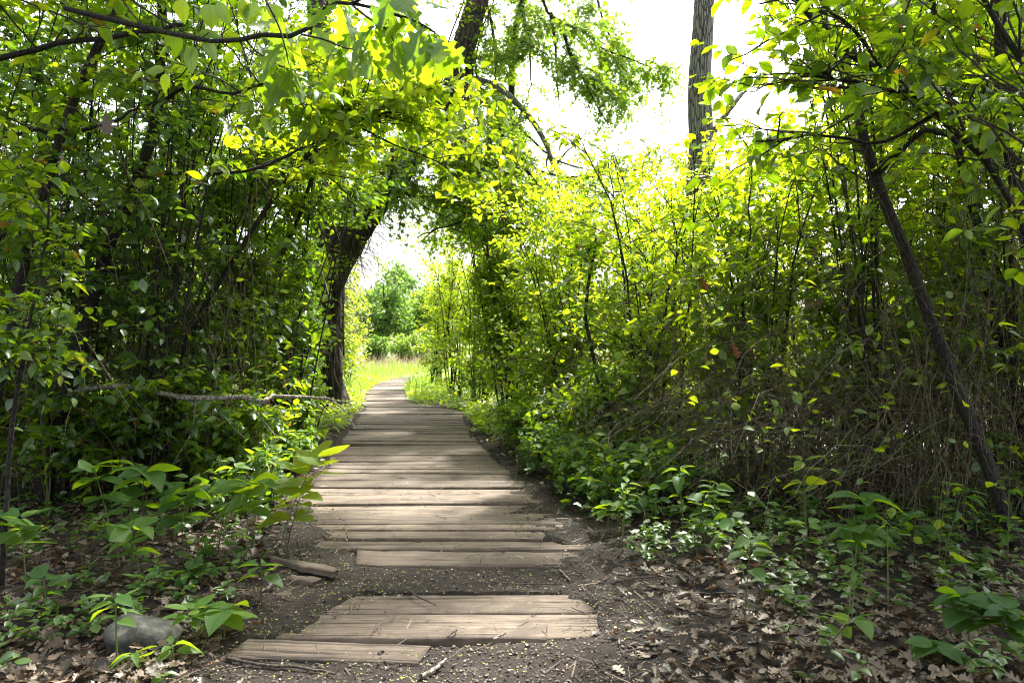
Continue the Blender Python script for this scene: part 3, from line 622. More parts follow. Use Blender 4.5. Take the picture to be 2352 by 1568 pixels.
# --- tall grey trunk
b = at(1604, 985, 9.3); b[2] = gz(b[0], b[1])
tt = woody('tall_tree', 'tall straight grey-barked trunk standing against the white sky', 'tree', b,
      [(np.vstack([b - [0, 0, .1], lim([(1602, 700, 9.3), (1606, 430, 9.3), (1611, 300, 9.3), (1607, 190, 9.3), (1616, 60, 9.3), (1620, -80, 9.3), (1624, -600, 9.5)])]), .19, .12)],
      14, 1.0, 60, .3, 7, .08, wm=M_PALE, t1=(.93, 1), sides=20, bump=.03)
gl = Geo(); P = spline(lim([(1630, 318, 9.3), (1652, 285, 9.2), (1678, 250, 9.1), (1700, 222, 9.1), (1714, 208, 9.1)]), 14)
tubes(gl, P[None], np.linspace(.05, .014, 14)[None], 7, bump=.08); gl.build('broken_branch', M_DEADW, tt, smooth=True)

# --- long slanting stems at the right, near
def tree_px(name, label, pts, r0, r1, group, n1=40, l1=.55, n2=200, ll=.076, extra=(), **kw):
    P = lim(pts); b = P[0].copy(); b[2] = gz(b[0], b[1]); P[0][2] = b[2] - .05
    sk = [(P, r0, r1)] + [(lim(e[0]), e[1], e[2]) for e in extra]
    return woody(name, label, 'tree', b, sk, n1, l1, n2, .26, 7, ll, T=T_OV, lm=kw.pop('lm', M_LEAFV), group=group, **kw)
GS = 'slanting dark trunks at the right'
tree_px('slanting_tree', 'long dark trunk slanting up from the lower right corner to the top of the photo', [(2345, 1310, 3.8), (2330, 1240, 3.8), (2212, 920, 3.9), (2100, 640, 4.0), (2010, 400, 4.1), (1950, 170, 4.2), (1895, 20, 4.2), (1850, -180, 4.2)],
        .040, .022, GS, 26, 1.0, 60, t1=(.5, 1), top=low(3.6), side_bias=(.1, -.1, 0), extra=[([(2013, 400, 4.1), (2060, 350, 3.9), (2110, 310, 3.8), (2150, 300, 3.7), (2200, 330, 3.7)], .022, .01)])
tree_px('slanting_tree', 'dark trunk at the right edge that forks into a long bare diagonal limb', [(2420, 1150, 4.2), (2385, 760, 4.2), (2352, 520, 4.2), (2318, 330, 4.2), (2298, 150, 4.2), (2290, -50, 4.2), (2285, -200, 4.2)],
        .046, .03, GS, 36, .9, 90, t1=(.3, 1), extra=[([(2312, 322, 4.2), (2230, 285, 4.0), (2130, 232, 3.8), (2000, 150, 3.6), (1900, 70, 3.5), (1800, -30, 3.4)], .032, .017)])
tree_px('slanting_tree', 'thinner dark trunk between the long slanting trunk and the right edge', [(2360, 1090, 4.8), (2345, 1010, 4.8), (2290, 750, 4.8), (2250, 550, 4.8), (2205, 350, 4.8), (2180, 150, 4.8), (2120, -60, 4.8)],
        .04, .018, GS, 36, .9, 150, t1=(.3, 1))
tree_px('slanting_tree', 'thin upright dark stem among bright leaves left of the long slanting trunk', [(1415, 1010, 6.0), (1400, 950, 6.0), (1370, 860, 6), (1350, 750, 6), (1352, 650, 6), (1370, 540, 6)],
        .022, .012, GS, 12, .4, 50, t1=(.5, 1), top=low(2.5))
# near leafy branches top right
tree_px('leafy_sapling', 'sapling with large backlit oval leaves spread against the sky at the upper right', [(2480, 1100, 3.3), (2400, 700, 3.3), (2300, 420, 3.3), (2150, 260, 3.3), (2040, 200, 3.3), (1930, 180, 3.3), (1860, 170, 3.3)],
        .02, .006, 'saplings leaning in at the upper right', 60, .7, 120, ll=.082, t1=(.25, 1), extra=[([(2150, 260, 3.3), (2020, 330, 3.5), (1900, 310, 3.6), (1800, 320, 3.7), (1740, 310, 3.7)], .01, .004), ([(2080, 230, 3.3), (1950, 60, 3.2), (1870, 20, 3.2), (1740, 10, 3.2)], .01, .004)], droop=.1)
tree_px('leafy_sapling', 'sapling filling the top right corner with large dark leaves', [(2600, 1200, 3.2), (2500, 600, 3.0), (2400, 250, 2.9), (2300, 60, 2.9), (2200, -100, 2.9)],
        .025, .008, 'saplings leaning in at the upper right', 60, .9, 120, ll=.08, t1=(.2, 1))
# --- dark slanting stems at the left
GD = 'slanting dark trunks at the left'
tree_px('slanting_tree', 'thick dark trunk with a level side limb, second slanting trunk from the left edge', [(95, 1160, 4.9), (130, 1000, 4.9), (220, 650, 4.9), (320, 400, 4.9), (362, 250, 4.9), (372, 50, 4.9), (380, -200, 4.9)],
        .05, .03, GD, 50, .9, 150, ll=.085, t1=(.25, 1), extra=[([(330, 405, 4.9), (386, 397, 4.8), (503, 399, 4.7), (580, 385, 4.6), (680, 350, 4.5)], .018, .006), ([(366, 240, 4.9), (430, 200, 4.7), (520, 216, 4.4), (596, 197, 4.2), (664, 161, 4.1)], .014, .005)])
tree_px('slanting_tree', 'dark trunk slanting up from the left edge to the top', [(-60, 1200, 4.4), (0, 870, 4.4), (60, 600, 4.4), (130, 330, 4.4), (190, 180, 4.4), (265, 0, 4.4), (320, -180, 4.4)],
        .032, .024, GD, 50, .9, 150, ll=.085, t1=(.25, 1), extra=[([(135, 310, 4.4), (80, 298, 4.3), (20, 315, 4.2), (-60, 350, 4.2)], .014, .008), ([(190, 300, 4.4), (258, 278, 4.3), (322, 246, 4.2), (380, 200, 4.1)], .011, .005), ([(-60, 150, 4), (20, 130, 4), (141, 97, 4), (241, 87, 3.9), (354, 68, 3.8), (420, 60, 3.8)], .018, .012)])
tree_px('slanting_tree', 'thin wiry stem at the lower left edge in front of the dark trunks', [(0, 1200, 3.2), (30, 960, 3.3), (60, 800, 3.3), (95, 600, 3.4), (110, 450, 3.4)],
        .012, .005, GD, 24, .35, 110, ll=.065, t1=(.3, 1))
tree_px('slanting_tree', 'slender stem leaning right from the pale fallen branch towards the boardwalk', [(430, 1060, 6.4), (480, 900, 6.4), (570, 740, 6.3), (640, 600, 6.2), (700, 460, 6.1), (760, 330, 6), (840, 260, 5.9), (925, 190, 5.8)],
        .028, .010, GD, 50, .8, 260, ll=.08, t1=(.25, 1))
tree_px('slanting_tree', 'arching stem with a hooked bare branch above the boardwalk', [(330, 1100, 5.6), (420, 800, 5.4), (560, 560, 5.2), (700, 360, 5.0), (800, 280, 4.9), (870, 270, 4.8), (920, 235, 4.8)],
        .026, .008, GD, 90, .9, 460, ll=.082, t1=(.4, 1), side_bias=(.15, 0, -.2), lm=M_LIT, extra=[([(800, 280, 4.9), (900, 330, 4.9), (1000, 370, 5), (1060, 420, 5.1)], .008, .003), ([(700, 360, 5), (780, 430, 5), (840, 500, 5.1)], .008, .003)])

# --- overhanging oak bough at the top left centre, big lobed leaves
def leaf_spray(g, pts, ll, T, per=3, rndlo=.0, down=.5):
    P = np.array(pts); 
    for p in P:
        m = per; a = rng.uniform(0, 6.28) + np.arange(m) * 6.28 / m + rng.uniform(-.4, .4, m)
        D = nrm(np.column_stack([np.cos(a), np.sin(a), -down + rng.uniform(-.4, .2, m)])); N = nrm(np.array([0, 0, 1.0]) + rng.standard_normal((m, 3)) * .5)
        N = nrm(N - (N * D).sum(1, keepdims=True) * D); leaves(g, np.repeat(p[None], m, 0), D, N, ll * rng.uniform(.7, 1.15, m), T, rnd=rndlo + (1 - rndlo) * rng.random(m))
ob = lim([(150, 20, 3.0), (354, 68, 2.9), (507, 97, 2.7), (596, 80, 2.6), (693, 80, 2.55), (749, 16, 2.5), (804, 8, 2.45), (900, 30, 2.45), (1000, 75, 2.45)])
oroot = empty('oak_bough', tuple(ob[0]), label='overhanging bough with big lobed oak leaves at the top of the photo', cat='branch')
g = Geo(); main = spline(ob, 14); tubes(g, main[None], np.linspace(.012, .004, 14)[None], 7, bump=.06)
subs = [lim(s) for s in [[(749, 16, 2.5), (770, -30, 2.5), (800, -80, 2.5), (830, -120, 2.5)], [(804, 8, 2.45), (850, 45, 2.4), (880, 60, 2.4), (905, 95, 2.4)], [(693, 80, 2.55), (740, 90, 2.5), (790, 110, 2.45), (830, 115, 2.4)],
        [(900, 30, 2.45), (945, 45, 2.4), (985, 65, 2.4), (1010, 85, 2.4)], [(560, 85, 2.65), (590, 120, 2.6), (640, 150, 2.55), (668, 160, 2.5)], [(610, 0, 2.5), (640, 60, 2.5), (655, 110, 2.5), (664, 150, 2.5)], [(804, 8, 2.45), (860, -10, 2.4), (920, -20, 2.4), (960, -20, 2.4)]]]
SB = np.stack([spline(s, 8) for s in subs]); tubes(g, SB, np.broadcast_to(np.linspace(.0045, .002, 8), (len(subs), 8)), 5); g.build('twigs', M_STEM, oroot)
g = Geo(); tips = [s[-1] for s in SB] + [s[4] for s in SB] + [main[k] for k in (9, 11, 12, 13)]
leaf_spray(g, tips, .15, T_OAK, 3, down=.9)
leaf_spray(g, [at(640, 40, 2.6), at(720, 60, 2.6), at(660, 160, 2.6), at(820, 60, 2.55), at(980, 110, 2.5), at(600, 20, 2.7), at(780, 130, 2.6)], .15, T_OAK, 3, down=1.0)
g.build('foliage', M_OAKL, oroot)
# near oval-leaved spray, upper left
nb = lim([(250, -40, 3.2), (330, 20, 3.1), (400, 60, 3.0), (450, 90, 2.95), (480, 75, 2.9)])
nroot = empty('leafy_branch', tuple(nb[0]), label='branch with very large veined oval leaves at the upper left', cat='branch')
g = Geo(); tubes(g, spline(nb, 12)[None], np.linspace(.006, .002, 12)[None], 5); q = lim([(480, 0, 3), (445, 120, 2.95), (420, 170, 3), (385, 190, 3)]); tubes(g, spline(q, 12)[None], np.linspace(.004, .002, 12)[None], 5); g.build('twigs', M_STEM, nroot)
g = Geo()
for px, py, dx, dz, L in [(400, 75, -.1, -1, .10), (440, 105, .05, -1, .125), (455, 80, 1, .05, .1), (470, 95, .6, -.8, .09), (395, 115, -1, -.1, .085), (375, 165, -1, .2, .09), (385, 170, -.3, -1, .08), (330, 170, -.8, -.3, .07),
                          (480, 10, .1, -1, .1), (500, 5, .5, -1, .11), (420, 0, -.2, -1, .09), (585, 5, -.3, -1, .11), (555, 0, .2, -1, .1), (620, 10, .3, -1, .1)]:
    D = nrm(np.array([[dx, rng.uniform(-.2, .2), dz]])); N = nrm(np.array([[rng.uniform(-.4, .4), -1, .6]])); N = nrm(N - (N * D).sum() * D); leaves(g, at(px, py, 2.95)[None], D, N, L, T_BROAD, rnd=np.array([rng.uniform(.2, .8)]))
g.build('foliage', M_LEAFV, nroot)
# oak sapling leaves in front of the forked trunk
b = at(700, 985, 7.6); b[2] = gz(b[0], b[1])
osk = [(np.vstack([b, lim([(690, 850, 7.2), (720, 760, 7), (750, 720, 6.8), (790, 640, 6.8)])]), .014, .004), (lim([(700, 820, 7.1), (720, 790, 6.9), (745, 800, 6.7), (760, 830, 6.6)]), .006, .003)]
oo = woody('oak_sapling', 'oak sapling with large lobed leaves in front of the forked trunk', 'sapling', b, osk, 12, .35, 60, .22, 5, .15, T=T_OAK, lm=M_OAKL, t1=(.4, 1), trunk_name='stem', droop=.2, hang=.3)

# --- hanging dead leaves caught in twigs
for px, py, Y, L, lab in [(238, 280, 3.6, .11, 'pale tattered dead leaf caught on a twig at the upper left'), (140, 372, 3.5, .1, 'brown dead leaf with holes hanging beside the left slanting trunk'),
                          (1612, 650, 5.0, .12, 'small orange dead leaf hanging in the bright right shrubs'), (1680, 802, 4.6, .12, 'rust red dead oak leaf caught in the bare twigs at the right'),
                          (608, 925, 6.0, .14, 'rusty dead leaf hanging below the pale fallen branch'), (912, 205, 5.6, .12, 'dark brown dead leaf hanging above the boardwalk')]:
    g = Geo(); D = nrm(np.array([[.2, .1, -1.0]])); N = nrm(np.array([[.3, -1, .2]])); N = nrm(N - (N * D).sum() * D)
    p = at(px, py - 20, Y); leaves(g, p[None], D, N, L, T_OAKD); tubes(g, np.stack([p, p + [0, .01, .03], p + [.01, .02, .06]])[None], np.full((1, 3), .0012), 3)
    tag(g.build('dead_leaf', M_DEAD if 'pale' in lab or 'brown' in lab else M_RUST, loc=tuple(p)), lab, 'dead leaf', 'dead leaves caught in the branches')

# --- fallen pale branch
pts = lim([(120, 960, 4.85), (170, 905, 4.75), (200, 890, 4.75), (300, 888, 4.75), (370, 903, 4.75), (450, 915, 4.75), (560, 912, 4.85), (600, 922, 4.85), (630, 910, 4.95), (700, 912, 5.05), (750, 915, 5.05), (800, 925, 5.05)])
g = Geo(); P = spline(pts, 30); P += rng.standard_normal(P.shape) * .0025; tubes(g, P[None], np.interp(np.linspace(0, 1, 30), [0, .15, .5, 1], [.014, .021, .018, .006])[None], 9, bump=.03)
for e in ([(750, 915, 5.05), (790, 940, 5.05), (815, 985, 4.95), (800, 990, 4.95)], [(740, 914, 5.05), (790, 960, 4.95), (860, 985, 4.85)], [(560, 912, 4.85), (600, 960, 4.85), (640, 1010, 4.85)], [(450, 915, 4.75), (440, 990, 4.75), (400, 1060, 4.65)]):
    Q = spline(lim(e), 12); tubes(g, Q[None], np.linspace(.006, .002, 12)[None], 4)
tag(g.build('fallen_branch', M_DEADW, smooth=True, loc=tuple(P[0])), 'long pale dead branch lying level across the left thicket', 'branch')

# --- tangled arching bramble canes, lower right
GB = 'tangles of bare arching canes'
def bramble(x, y, n, h, w, label):
    n = int(n * 1.45)
    root = empty('bramble', (x, y, gz(x, y)), label=label, cat='bramble', group=GB)
    a = rng.uniform(0, 6.28, n); b = np.column_stack([x + rng.uniform(-w * .5, w * .5, n), y + rng.uniform(-w * .4, w * .4, n), np.zeros(n)])
    b[:, 2] = ground_z(b[:, 0], b[:, 1]); hh = h * rng.uniform(.25, 1.05, n); reach = w * rng.uniform(.6, 2.1, n)
    t = np.linspace(0, 1, 14)[None, :, None]; d = np.column_stack([np.cos(a), np.sin(a) * .7, 0 * a])[:, None]
    P = b[:, None] + d * reach[:, None, None] * t ** 1.2 + np.array([0, 0, 1.0]) * (hh[:, None, None] * (2.6 * t - 2.1 * t * t)) + np.cumsum(rng.standard_normal((n, 14, 3)) * .016, 1)
    k = ~blocked(P[:, -1]) & ~blocked(P[:, 7]); P = P[k]
    g = Geo(); tubes(g, P, np.linspace(1, .4, 14)[None] * rng.uniform(.0016, .0048, len(P))[:, None], 4)
    p, tt, u = sample(P, n * 4, .2, 1); Tw = grow(p, nrm(tt * .6 + rng.standard_normal((n * 4, 3)) * .7), rng.uniform(.15, .5, n * 4), 6, .15, .1); Tw = Tw[~blocked(Tw[:, -1])]
    tubes(g, Tw, np.full(Tw.shape[:2], .0013), 3); g.build('canes', M_CANE, root)
    g = Geo(); m = n * 2; p, tt, u = sample(Tw, m, .3, 1); N = nrm(np.array([0, 0, 1.0]) + rng.standard_normal((m, 3)) * .5); D = nrm(rng.standard_normal((m, 3)) * [1, 1, .4]); N = nrm(N - (N * D).sum(1, keepdims=True) * D)
    leaves(g, p, D, N, rng.uniform(.04, .08, m), T_OV); g.build('foliage', M_LIT, root)
for x, y, n, h, w, lab in [(-2.3, 5.2, 40, 2.8, .9, 'thin wiry stems rising beside the left edge of the boards'), (-3.6, 5.0, 50, 3.2, 1.2, 'crossing wiry stems between the two slanting trunks at the left'), (-2.8, 6.4, 50, 3.4, 1.1, 'wiry stems high in the left thicket before the forked tree'),
                           (1.5, 5.5, 50, 2.4, 1.0, 'wiry canes rising through the glowing leaves nearest the boards'), (2.6, 5.1, 60, 2.6, 1.1, 'wiry canes rising through the glowing leaves below the grey trunk'), (.9, 8.2, 60, 2.2, 1.0, 'wiry canes at the bend of the boards'), (4.0, 4.6, 60, 4.0, 1.2, 'wiry vines climbing at the right edge of the photo'),
                           (-3.0, 5.6, 60, 1.3, 1.0, 'thin bare canes tangled behind the fallen pale branch'), (-4.2, 6.0, 60, 1.6, 1.1, 'bare canes in the shade at the far left'), (-2.7, 7.2, 60, 1.4, .9, 'fine bare canes in the left thicket near the boards'), (2.0, 5.1, 70, 1.0, .8, 'tangle of bare canes behind the seedlings nearest the boardwalk'), (2.45, 4.6, 120, 1.2, 1.0, 'dense pale tangle of arching canes left of the long slanting trunk'),
                           (3.2, 4.7, 120, 1.5, 1.1, 'tangle of canes around the foot of the long slanting trunk'), (2.3, 5.7, 110, 1.5, 1.2, 'tangle of canes below the glowing shrubs'),
                           (4.1, 5.4, 110, 2.2, 1.3, 'tall tangle of canes at the right edge of the photo'), (1.1, 6.6, 70, 1.2, 1.0, 'sparse canes beside the boardwalk bend below the bright shrubs'),
                           (3.4, 6.2, 120, 3.0, 1.2, 'high wiry tangle reaching up into the upper right leaves'), (2.9, 4.3, 50, 3.2, .9, 'thin wiry vines climbing between the slanting trunks')]:
    bramble(x, y, n, h, w, lab)

# --- understory seedlings
def seedling(x, y, h, ll, nodes, per, label, lean=(0, 0), T=None, name='seedling', group=None, lm=None, tone=(0, 1), r=.004):
    z = gz(x, y); b = np.array([x, y, z]); root = empty(name, (x, y, z), label=label, cat='seedling', group=group)
    P = spline([b - [0, 0, .02], b + [lean[0] * .3, lean[1] * .3, h * .4], b + [lean[0] * .7, lean[1] * .7, h * .75], b + [lean[0], lean[1], h]], 10)
    g = Geo(); tubes(g, P[None], np.linspace(r, r * .45, 10)[None], 5); g.build('stem', M_GST, root)
    g = Geo(); a0 = rng.uniform(0, 6.28)
    for k in range(nodes):
        f = 1 - k / max(nodes, 1) * .6; p = P[min(9, int(round(9 * f)))]
        m = per + (k == 0); a = a0 + k * 1.57 + np.arange(m) * 6.28 / m + rng.uniform(-.35, .35, m)
        D = nrm(np.column_stack([np.cos(a), np.sin(a), rng.uniform(-.15, .45, m)])); N = nrm(np.array([0, 0, 1.0]) + rng.standard_normal((m, 3)) * .28); N = nrm(N - (N * D).sum(1, keepdims=True) * D)
        leaves(g, np.repeat(p[None], m, 0) + D * .01, D, N, ll * rng.uniform(.65, 1.15, m) * (1 if k < 3 else .8), T or T_OV, rnd=rng.uniform(*tone, m))
    g.build('foliage', lm or M_UNDER, root); return root
GU = 'large-leaved seedlings in the foreground'
def sp(px, py, Y, top_px, top_py, ll, nodes, per, label, **kw):
    p = at(px, py, Y); q = at(top_px, top_py, Y); x = p[0]; z = gz(x, Y); h = max(.06, q[2] - z)
    seedling(x, Y, h, ll * 1.05, nodes, per, label, lean=(q[0] - x, 0), group=GU, **kw)
S_ = sp
S_(640, 1250, 3.75, 725, 1050, .19, 5, 3, 'bright seedling with upright leaves reaching over the left edge of the boards', tone=(.6, 1), T=T_OV2, lm=M_LIT)
S_(655, 1270, 3.6, 690, 1140, .16, 3, 3, 'yellow-green seedling leaning over the boards beside the brightest seedling', tone=(.7, 1), lm=M_LIT)
S_(565, 1240, 3.6, 575, 1110, .19, 3, 4, 'pale green seedling with long flat leaves left of the boards', tone=(.6, 1), T=T_BROAD)
S_(330, 1260, 3.5, 330, 1085, .155, 4, 4, 'broad-leaved bluish green seedling in the middle of the left cluster', tone=(.0, .5), T=T_BROAD)
S_(260, 1250, 3.7, 215, 1070, .14, 3, 4, 'broad-leaved seedling at the back left of the left cluster', tone=(.2, .8), T=T_BROAD)
S_(420, 1270, 3.5, 415, 1130, .14, 3, 4, 'glossy seedling at the right of the left cluster', tone=(0, .5), T=T_BROAD)
S_(60, 1300, 3.2, 45, 1190, .15, 3, 4, 'seedling with pointed leaves at the left edge of the photo', tone=(.2, .8))
S_(300, 1370, 3.1, 305, 1215, .135, 3, 4, 'whorled pale seedling over the leaf litter below the left cluster', tone=(.4, 1))
S_(470, 1340, 3.2, 430, 1310, .12, 2, 3, 'low dark seedling between the whorled seedling and the splintered planks', tone=(0, .3), T=T_BROAD)
S_(600, 1340, 3.0, 600, 1300, .11, 2, 3, 'drooping seedling in front of the splintered planks', tone=(.2, .6))
S_(515, 1470, 2.65, 520, 1400, .125, 2, 4, 'bright round-leaved seedling left of the short plank end', tone=(.6, 1), T=T_BROAD)
S_(445, 1500, 2.6, 440, 1400, .09, 3, 3, 'narrow-leaved seedling beside the grey stone', tone=(.5, 1))
S_(268, 1560, 2.45, 265, 1370, .10, 5, 2, 'tall narrow-leaved seedling in front of the grey stone', tone=(.4, .9), T=T_LAN)
S_(300, 1560, 2.42, 310, 1500, .07, 3, 2, 'small seedling at the bottom edge in front of the grey stone', tone=(.4, .9), T=T_LAN)
S_(400, 1560, 2.45, 395, 1500, .075, 3, 2, 'small narrow-leaved seedling at the bottom edge right of the stone', tone=(.4, .9), T=T_LAN)
S_(110, 1420, 2.8, 100, 1330, .09, 3, 3, 'small dark seedling on the litter at the lower left', tone=(.1, .5))
S_(620, 1040, 5.0, 620, 960, .10, 4, 3, 'bright seedling below the pale fallen branch near the boards', tone=(.5, 1))
S_(540, 1180, 4.3, 540, 1075, .10, 4, 3, 'seedling between the left cluster and the fallen branch', tone=(.3, 1))
S_(1375, 1150, 5.0, 1380, 1060, .15, 2, 4, 'seedling with long flat leaves beside the right edge of the boards', tone=(.5, 1), T=T_LAN)
S_(1430, 1290, 3.7, 1440, 1110, .10, 5, 2, 'seedling with alternate bright leaves right of the boards', tone=(.5, 1))
S_(1395, 1220, 4.1, 1400, 1160, .10, 3, 3, 'low seedling at the right edge of the dirt covered boards', tone=(.3, 1))
S_(1570, 1300, 3.8, 1560, 1080, .10, 6, 2, 'tall thin seedling right of the path with small leaves', tone=(.3, .9))
S_(1640, 1290, 3.7, 1640, 1120, .09, 5, 2, 'thin dark-stemmed seedling before the cane tangle', tone=(.3, .9))
S_(1850, 1260, 3.8, 1845, 1060, .11, 4, 2, 'seedling with yellow-green leaves caught by the sun before the cane tangle', tone=(.8, 1), lm=M_LIT)
S_(1980, 1330, 3.3, 1990, 1150, .15, 3, 4, 'large flat-leaved seedling before the cane tangle at the right', tone=(.2, .7), T=T_BROAD)
S_(1960, 1340, 3.2, 1955, 1210, .13, 2, 3, 'seedling with one big hanging leaf under the large flat-leaved one', tone=(.3, .8))
S_(2100, 1290, 3.5, 2100, 1190, .11, 3, 3, 'bluish seedling near the foot of the slanting trunk', tone=(0, .5))
S_(1720, 1330, 3.35, 1725, 1250, .08, 4, 2, 'small seedling on the sunny litter right of the path', tone=(.4, 1))
S_(2230, 1500, 2.6, 2210, 1370, .125, 4, 4, 'large dark-leaved seedling in the lower right corner', tone=(0, .25), T=T_BROAD)
S_(2300, 1540, 2.5, 2310, 1400, .12, 4, 4, 'dark broad-leaved seedling at the right edge of the lower right corner', tone=(0, .3), T=T_BROAD)
S_(2190, 1560, 2.45, 2150, 1480, .10, 3, 3, 'low seedling at the bottom right in front of the large dark-leaved one', tone=(0, .4), T=T_BROAD)
# many smaller seedlings
for side, n, grp, lab in [(-1, 110, 'small seedlings on the litter left of the boardwalk', 'small green seedling in the leaf litter left of the boardwalk'), (1, 150, 'small seedlings on the litter right of the boardwalk', 'small green seedling in the leaf litter right of the boardwalk')]:
    for k in range(n):
        y = 2.5 + 6.5 * rng.random() ** 1.1
        if side < 0: x = xl(y) - .1 - rng.random() ** 1.4 * (2.6)
        else: x = xr(y) + (.5 if y < 3.3 else .28 if y < 3.9 else .12) + rng.random() ** 1.5 * (3.0)
        if y < 3.1 and side < 0 and x > -1.95: continue
        seedling(x, y, rng.uniform(.08, .45), rng.uniform(.05, .10), rng.integers(3, 6), 2, lab, lean=tuple(rng.uniform(-.08, .08, 2)), group=grp, T=T_OV if rng.random() < .7 else T_LAN, r=.0025)

# --- fern at the right
x, y = 3.35, 4.6; root = empty('fern', (x, y, gz(x, y)), label='green fern with long fronds behind the long slanting trunk', cat='fern')
for k in range(7):
    a = k * .9 + .3; d = np.array([math.cos(a), math.sin(a) * .8, 0]); b = np.array([x, y, gz(x, y)])
    P = spline([b, b + d * .15 + [0, 0, .35], b + d * .4 + [0, 0, .55], b + d * .75 + [0, 0, .55]], 24); g = Geo(); tubes(g, P[None], np.linspace(.003, .001, 24)[None], 3)
    for s in (-1, 1):
        p = P[3:]; t = nrm(np.gradient(P, axis=0))[3:]; sd_ = nrm(np.cross(np.array([0, 0, 1.0]), t)) * s; L = .14 * np.sin(np.linspace(.5, 3.0, len(p)))
        D = nrm(sd_ + t * .25); N = nrm(np.cross(D, t)) ; N = np.where(N[:, 2:3] < 0, -N, N); leaves(g, p, D, N, L, T_LAN)
    g.build('frond', M_COVER, root)

# --- the stone
b = at(325, 1495, 2.62); import bmesh
bm = bmesh.new(); bmesh.ops.create_icosphere(bm, subdivisions=5, radius=1)
for v in bm.verts:
    c = v.co; n = .10 * math.sin(2.3 * c.x + 1) * math.cos(1.9 * c.y + c.z * 2) + .05 * math.sin(5 * c.x + 3 * c.y + 4 * c.z) + .03 * math.sin(7 * c.x - 9 * c.z + 7 * c.y) + .012 * math.sin(23 * c.x + 17 * c.z - 19 * c.y)
    c *= 1 + n; c.x *= .145; c.y *= .11; c.z *= .072 * (1 - .25 * c.x / .145)
me = bpy.data.meshes.new('stone'); bm.to_mesh(me); bm.free(); me.materials.append(M_ROCK)
for p in me.polygons: p.use_smooth = True
st = bpy.data.objects.new('stone', me); COL.objects.link(st); st.location = (b[0], 2.64, .035); st.rotation_euler = (0, R(8), R(12))
tag(st, 'smooth grey stone lying in the leaf litter at the lower left', 'stone')

# --- twigs lying about
def stick(label, pts, r, m=M_TWIG):
    P = []
    for px, py in pts:
        Y = 1600 * EYE / (py - 784); x = (px - 1176) / 1600 * Y; P.append([x, Y, max(.012, gz(x, Y) + .006) + r])
    P = spline(P, 14); P += rng.standard_normal(P.shape) * .0012; g = Geo(); tubes(g, P[None], np.linspace(r, r * .6, 14)[None], 6, bump=.08)
    tag(g.build('stick', m, smooth=True, loc=tuple(P[0])), label, 'stick', 'fallen sticks on the path')
stick('dark thin twig lying across the boards with a bent end', [(932, 1358), (950, 1372), (975, 1385), (1002, 1398)], .0045)
stick('pale curved stick on bare soil at the bottom centre', [(965, 1566), (990, 1555), (1010, 1540), (1024, 1528)], .008, M_DEADW)
stick('short twig at the near edge of the nearest full-width plank', [(1030, 1472), (1040, 1462), (1050, 1455)], .005)
stick('short stick on the soil just right of the twig at the plank edge', [(1133, 1478), (1150, 1468), (1163, 1462)], .005, M_DEADW)
stick('long thin twig lying in the soil band behind the bare planks', [(1128, 1345), (1200, 1349), (1290, 1348)], .0035)
stick('pair-forming twig standing out in the soil right of the planks', [(1285, 1318), (1300, 1330), (1312, 1342)], .005, M_DEADW)
stick('long dark twig lying across the left bottom edge', [(520, 1530), (600, 1538), (700, 1545), (770, 1560)], .006)
stick('dark upright-looking twig lying on soil at the left side of the boards', [(685, 1250), (690, 1275), (697, 1300)], .004)
stick('twig lying on the litter to the right of the planks', [(1400, 1352), (1460, 1350), (1530, 1350)], .005)
stick('dark twig pointing away over the litter at the bottom right', [(1480, 1372), (1560, 1380), (1690, 1380)], .005)

# --- litter and crumbs
def scatter(n, f, ymax, ymin=2.25, xw=4.5, pw=1.0):
    x = rng.uniform(-xw, xw, n * 3); y = ymin + (ymax - ymin) * rng.random(n * 3) ** pw
    k = rng.random(n * 3) < f(x, y); x, y = x[k][:n], y[k][:n]; return x, y
def off(x, y): return np.maximum(xl(y) - x, x - xr(y))
def litter_f(x, y):
    o = off(x, y); right = x > 0
    d = np.where(right, np.clip((o - .05 + .3 * (noise2(x, y, .3, 7) - .5)) / .5, 0, 1), np.clip((o + .05 + .2 * (noise2(x, y, .3, 7) - .5)) / .15, 0, 1))
    return d * (.4 + .6 * noise2(x, y, .5, 6))
g = Geo()
x, y = scatter(36000, litter_f, 11.0, pw=1.5, xw=5); n = len(x); z = ground_z(x, y) + rng.uniform(.001, .03, n)
a = rng.uniform(0, 6.28, n); D = nrm(np.column_stack([np.cos(a), np.sin(a), rng.uniform(-.25, .35, n)])); N = nrm(np.array([0, 0, 1.0]) + rng.standard_normal((n, 3)) * .33); N = nrm(N - (N * D).sum(1, keepdims=True) * D)
P = np.column_stack([x, y, z]); big_ = rng.random(n) < .72
leaves(g, P[big_], D[big_], N[big_], rng.uniform(.022, .075, big_.sum()), T_OAKD); leaves(g, P[~big_], D[~big_], N[~big_], rng.uniform(.012, .04, (~big_).sum()), T_OV2)
tag(g.build('leaf_litter', M_DEAD), 'brown dead oak leaves covering the ground either side of the path', 'leaf litter', kind='stuff')
